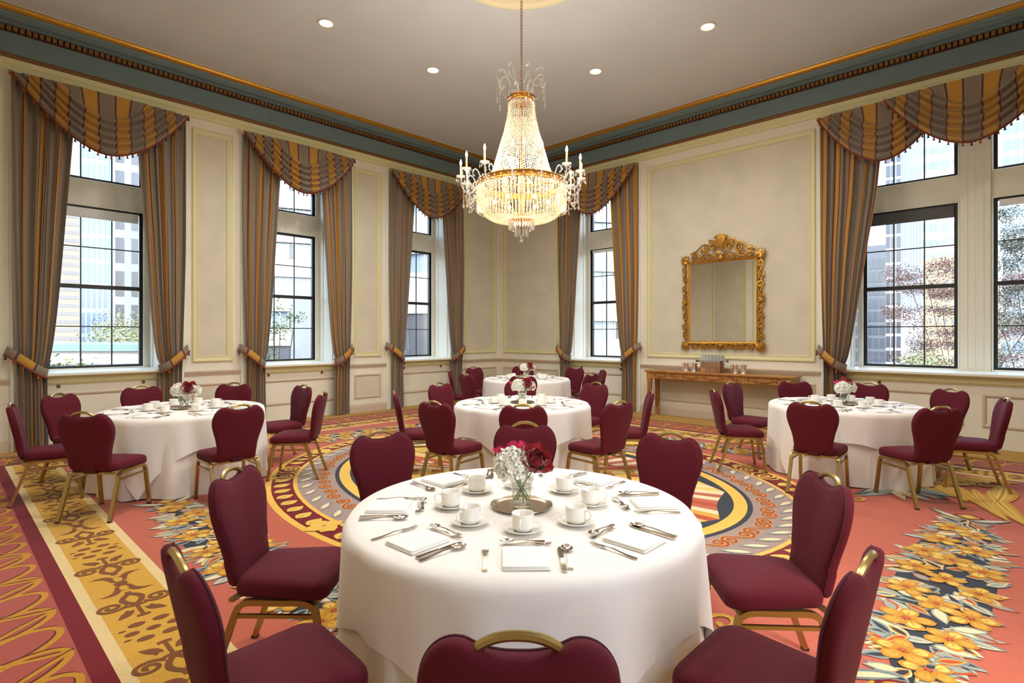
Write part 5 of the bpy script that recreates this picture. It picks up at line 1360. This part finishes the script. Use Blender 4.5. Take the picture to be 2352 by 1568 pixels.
# through the middle window and the one beside the corner: white banded office block
def banded(px0, px1, d, top, bot, n, label, yaw=.35, name='office_block', frac=.5, mull=14):
    a, b = at_depth(px0, 769, d), at_depth(px1, 769, d); c = (a + b) / 2; w = (b - a).length
    e = empty(name, (c.x, c.y, -6), atan2(b.y - a.y, b.x - a.x) + yaw, label, 'building')
    mb = MB(); mb.box(-w / 2, w / 2, .25, 12, 0, top + 6); mb.build('walls', O_GREY, e)
    H = (top - bot) / n
    for k in range(n):
        z = bot + 6 + H * k; mb = MB(); mb.box(-w / 2 - .1, w / 2 + .1, -.1, .3, z, z + H * frac); mb.build('spandrel', O_W, e)
        mb = MB(); mb.box(-w / 2, w / 2, .15, .27, z + H * frac, z + H); g_ = mb.build('window_band', O_SKY, e)
        m0 = MB()
        for q in range(mull + 1): m0.box(-w / 2 + w * q / mull - .05, -w / 2 + w * q / mull + .05, .08, .16, z + H * frac, z + H)
        m0.build('mullions', O_W, g_)
        if k % 2 == 0:
            m1 = MB()
            for q in range(0, mull, 3): m1.box(-w / 2 + w * (q + .15) / mull, -w / 2 + w * (q + .85) / mull, .10, .16, z + H * frac + .1, z + H - .1)
            m1.build('dark_panes', O_DG, g_)
    mb = MB(); mb.box(-w / 2, w / 2, .05, .3, 0, bot + 6); mb.build('ground_floor', omat('shop_glass', (96, 104, 116), .2), e)
    return e
banded(560, 800, 34, 22, .9, 10, 'white office block with horizontal window bands beyond the middle window', yaw=.4)
banded(860, 1090, 42, 26, 3.2, 5, 'white block with few grey windows beyond the window beside the room corner', yaw=-.15, frac=.68, mull=6)
mb = MB(); mb.box(-.55, .55, -.5, .5, 0, 9); o = mb.build('concrete_pillar', omat('pillar', (178, 188, 204))); p = at_depth(712, 769, 22); o.location = (p.x, p.y, -6); tag(o, 'pale blue-grey pillar at the street corner beyond the middle window', 'pillar')
# beyond the single window of the mirror wall
banded(1330, 1470, 40, 24, -1, 7, 'pale street block with dark balconies beyond the window beside the mirror', yaw=.2, frac=.62, mull=5)
# beyond the wide double window
tower(1960, 2034, 46, 6, 9, omat('slate_glass', (96, 108, 126), .3), 'slate_building', 'dark slate glass building beyond the wide double window', 10, 5, O_DG, (.8, .75))
tower(2034, 2070, 58, 6, 34, O_W, 'grid_tower', 'white tower with a dark window grid beyond the wide double window', 24, 3, O_DG, (.82, .8))
tower(2070, 2118, 72, 6, 50, omat('bluewhite2', (206, 216, 228)), 'ribbed_tower', 'pale tower with vertical white ribs beyond the wide double window', 1, 7, O_SKY, (.5, .98))
tower(2112, 2215, 88, 8, 14, omat('buff_stone', (226, 206, 166)), 'buff_building', 'sunlit buff stone building with small windows beyond the wide double window', 8, 6, O_GREY, (.3, .45))
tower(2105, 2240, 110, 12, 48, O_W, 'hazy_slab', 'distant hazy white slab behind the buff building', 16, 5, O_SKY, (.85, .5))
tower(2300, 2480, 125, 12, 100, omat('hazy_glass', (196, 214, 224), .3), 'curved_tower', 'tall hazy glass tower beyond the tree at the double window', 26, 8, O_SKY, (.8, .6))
# trees and shrubs
def tree(name, base, h, spread, zc, n, leafm, label, trunk=True, leaf=.10, flat=.7, seed=1, parts=7):
    rnd = random.Random(seed); e = empty(name, base, 0, label, 'tree' if trunk else 'shrub')
    cl = []
    for k in range(parts):
        a = rnd.random() * 6.3; r = spread * sqrt(rnd.random()) * .7; cl.append((r * cos(a), r * sin(a), zc + (h - zc) * rnd.uniform(.0, .95), spread * rnd.uniform(1.2, 2.2) / sqrt(parts)))
    if trunk:
        mb = MB(); mb.tube([(0, 0, 0), (.05, 0, zc * .6), (0, .05, zc)], .09, 6, scale=[1.3, 1, .8])
        for x, y, z, r in cl[:9]: mb.tube(smooth_path([(0, 0, zc * .55), (x * .4, y * .4, (zc * .6 + z) / 2), (x, y, z)], 4), .014, 4)
        mb.build('trunk', omat('bark', (92, 78, 70), .9), e, smooth=True)
    mb = MB()
    for k in range(n):
        x, y, z, r = rnd.choice(cl); u = Vector((rnd.gauss(0, 1), rnd.gauss(0, 1), rnd.gauss(0, flat))).normalized() * r * rnd.random() ** .4
        p = Vector((x, y, z)) + Vector((u.x, u.y, u.z * flat)); d = Vector((rnd.gauss(0, 1), rnd.gauss(0, 1), rnd.gauss(0, .5))).normalized(); s = d.cross(Vector((rnd.gauss(0, 1), rnd.gauss(0, 1), 1))).normalized(); L = leaf * rnd.uniform(.6, 1.2)
        mb.add([tuple(p), tuple(p + d * L * .5 + s * L * .28), tuple(p + d * L), tuple(p + d * L * .5 - s * L * .28)], [(0, 1, 2, 3)])
    mb.build('foliage', leafm, e, normals=False, kind='stuff'); return e
LG, LY, LR, LD = omat('leaf_green', (120, 148, 76), var=.3, scale=2), omat('leaf_pale', (176, 190, 128), var=.25, scale=2), omat('leaf_red', (120, 74, 72), var=.3, scale=2), omat('leaf_dark', (84, 92, 70), var=.3, scale=2)
P = lambda px, d, z=-6: at_depth(px, 769, d).to_tuple()[:2] + (z,)
tree('pale_tree', P(300, 26), 8.0, 2.3, 5.6, 7000, LY, 'pale green tree above the podium beyond the window of the blue tower', seed=3, leaf=.12)
tree('young_maple', P(128, 13.2), 6.9, .8, 6.0, 500, LG, 'young green tree at the lower corner of the window of the blue tower', seed=4, leaf=.14)
tree('street_birch', P(632, 16.5), 8.6, 1.0, 5.2, 2400, LG, 'slender light green street tree beyond the middle window', seed=5, leaf=.085, parts=14)
tree('red_maple', P(2200, 20), 10.6, 3.0, 5.4, 26000, LR, 'dark red leaved tree reaching across the wide double window', seed=6, leaf=.075, flat=.6, parts=70)
tree('dark_tree', P(2400, 14.6), 11.4, 2.2, 4.6, 26000, LD, 'dark leaved tree standing close outside the wide double window', seed=7, leaf=.065, flat=.6, parts=70)
tree('clipped_shrub', P(2125, 15.2), 6.9, 1.2, 5.6, 8000, LY, 'sunlit yellow green shrub at the foot of the wide double window', False, seed=8, leaf=.08, parts=12)
tree('green_shrub', P(1985, 19), 6.4, 1.0, 5.5, 1200, LG, 'mid green shrub at the drape end of the wide double window', False, seed=9, leaf=.13)
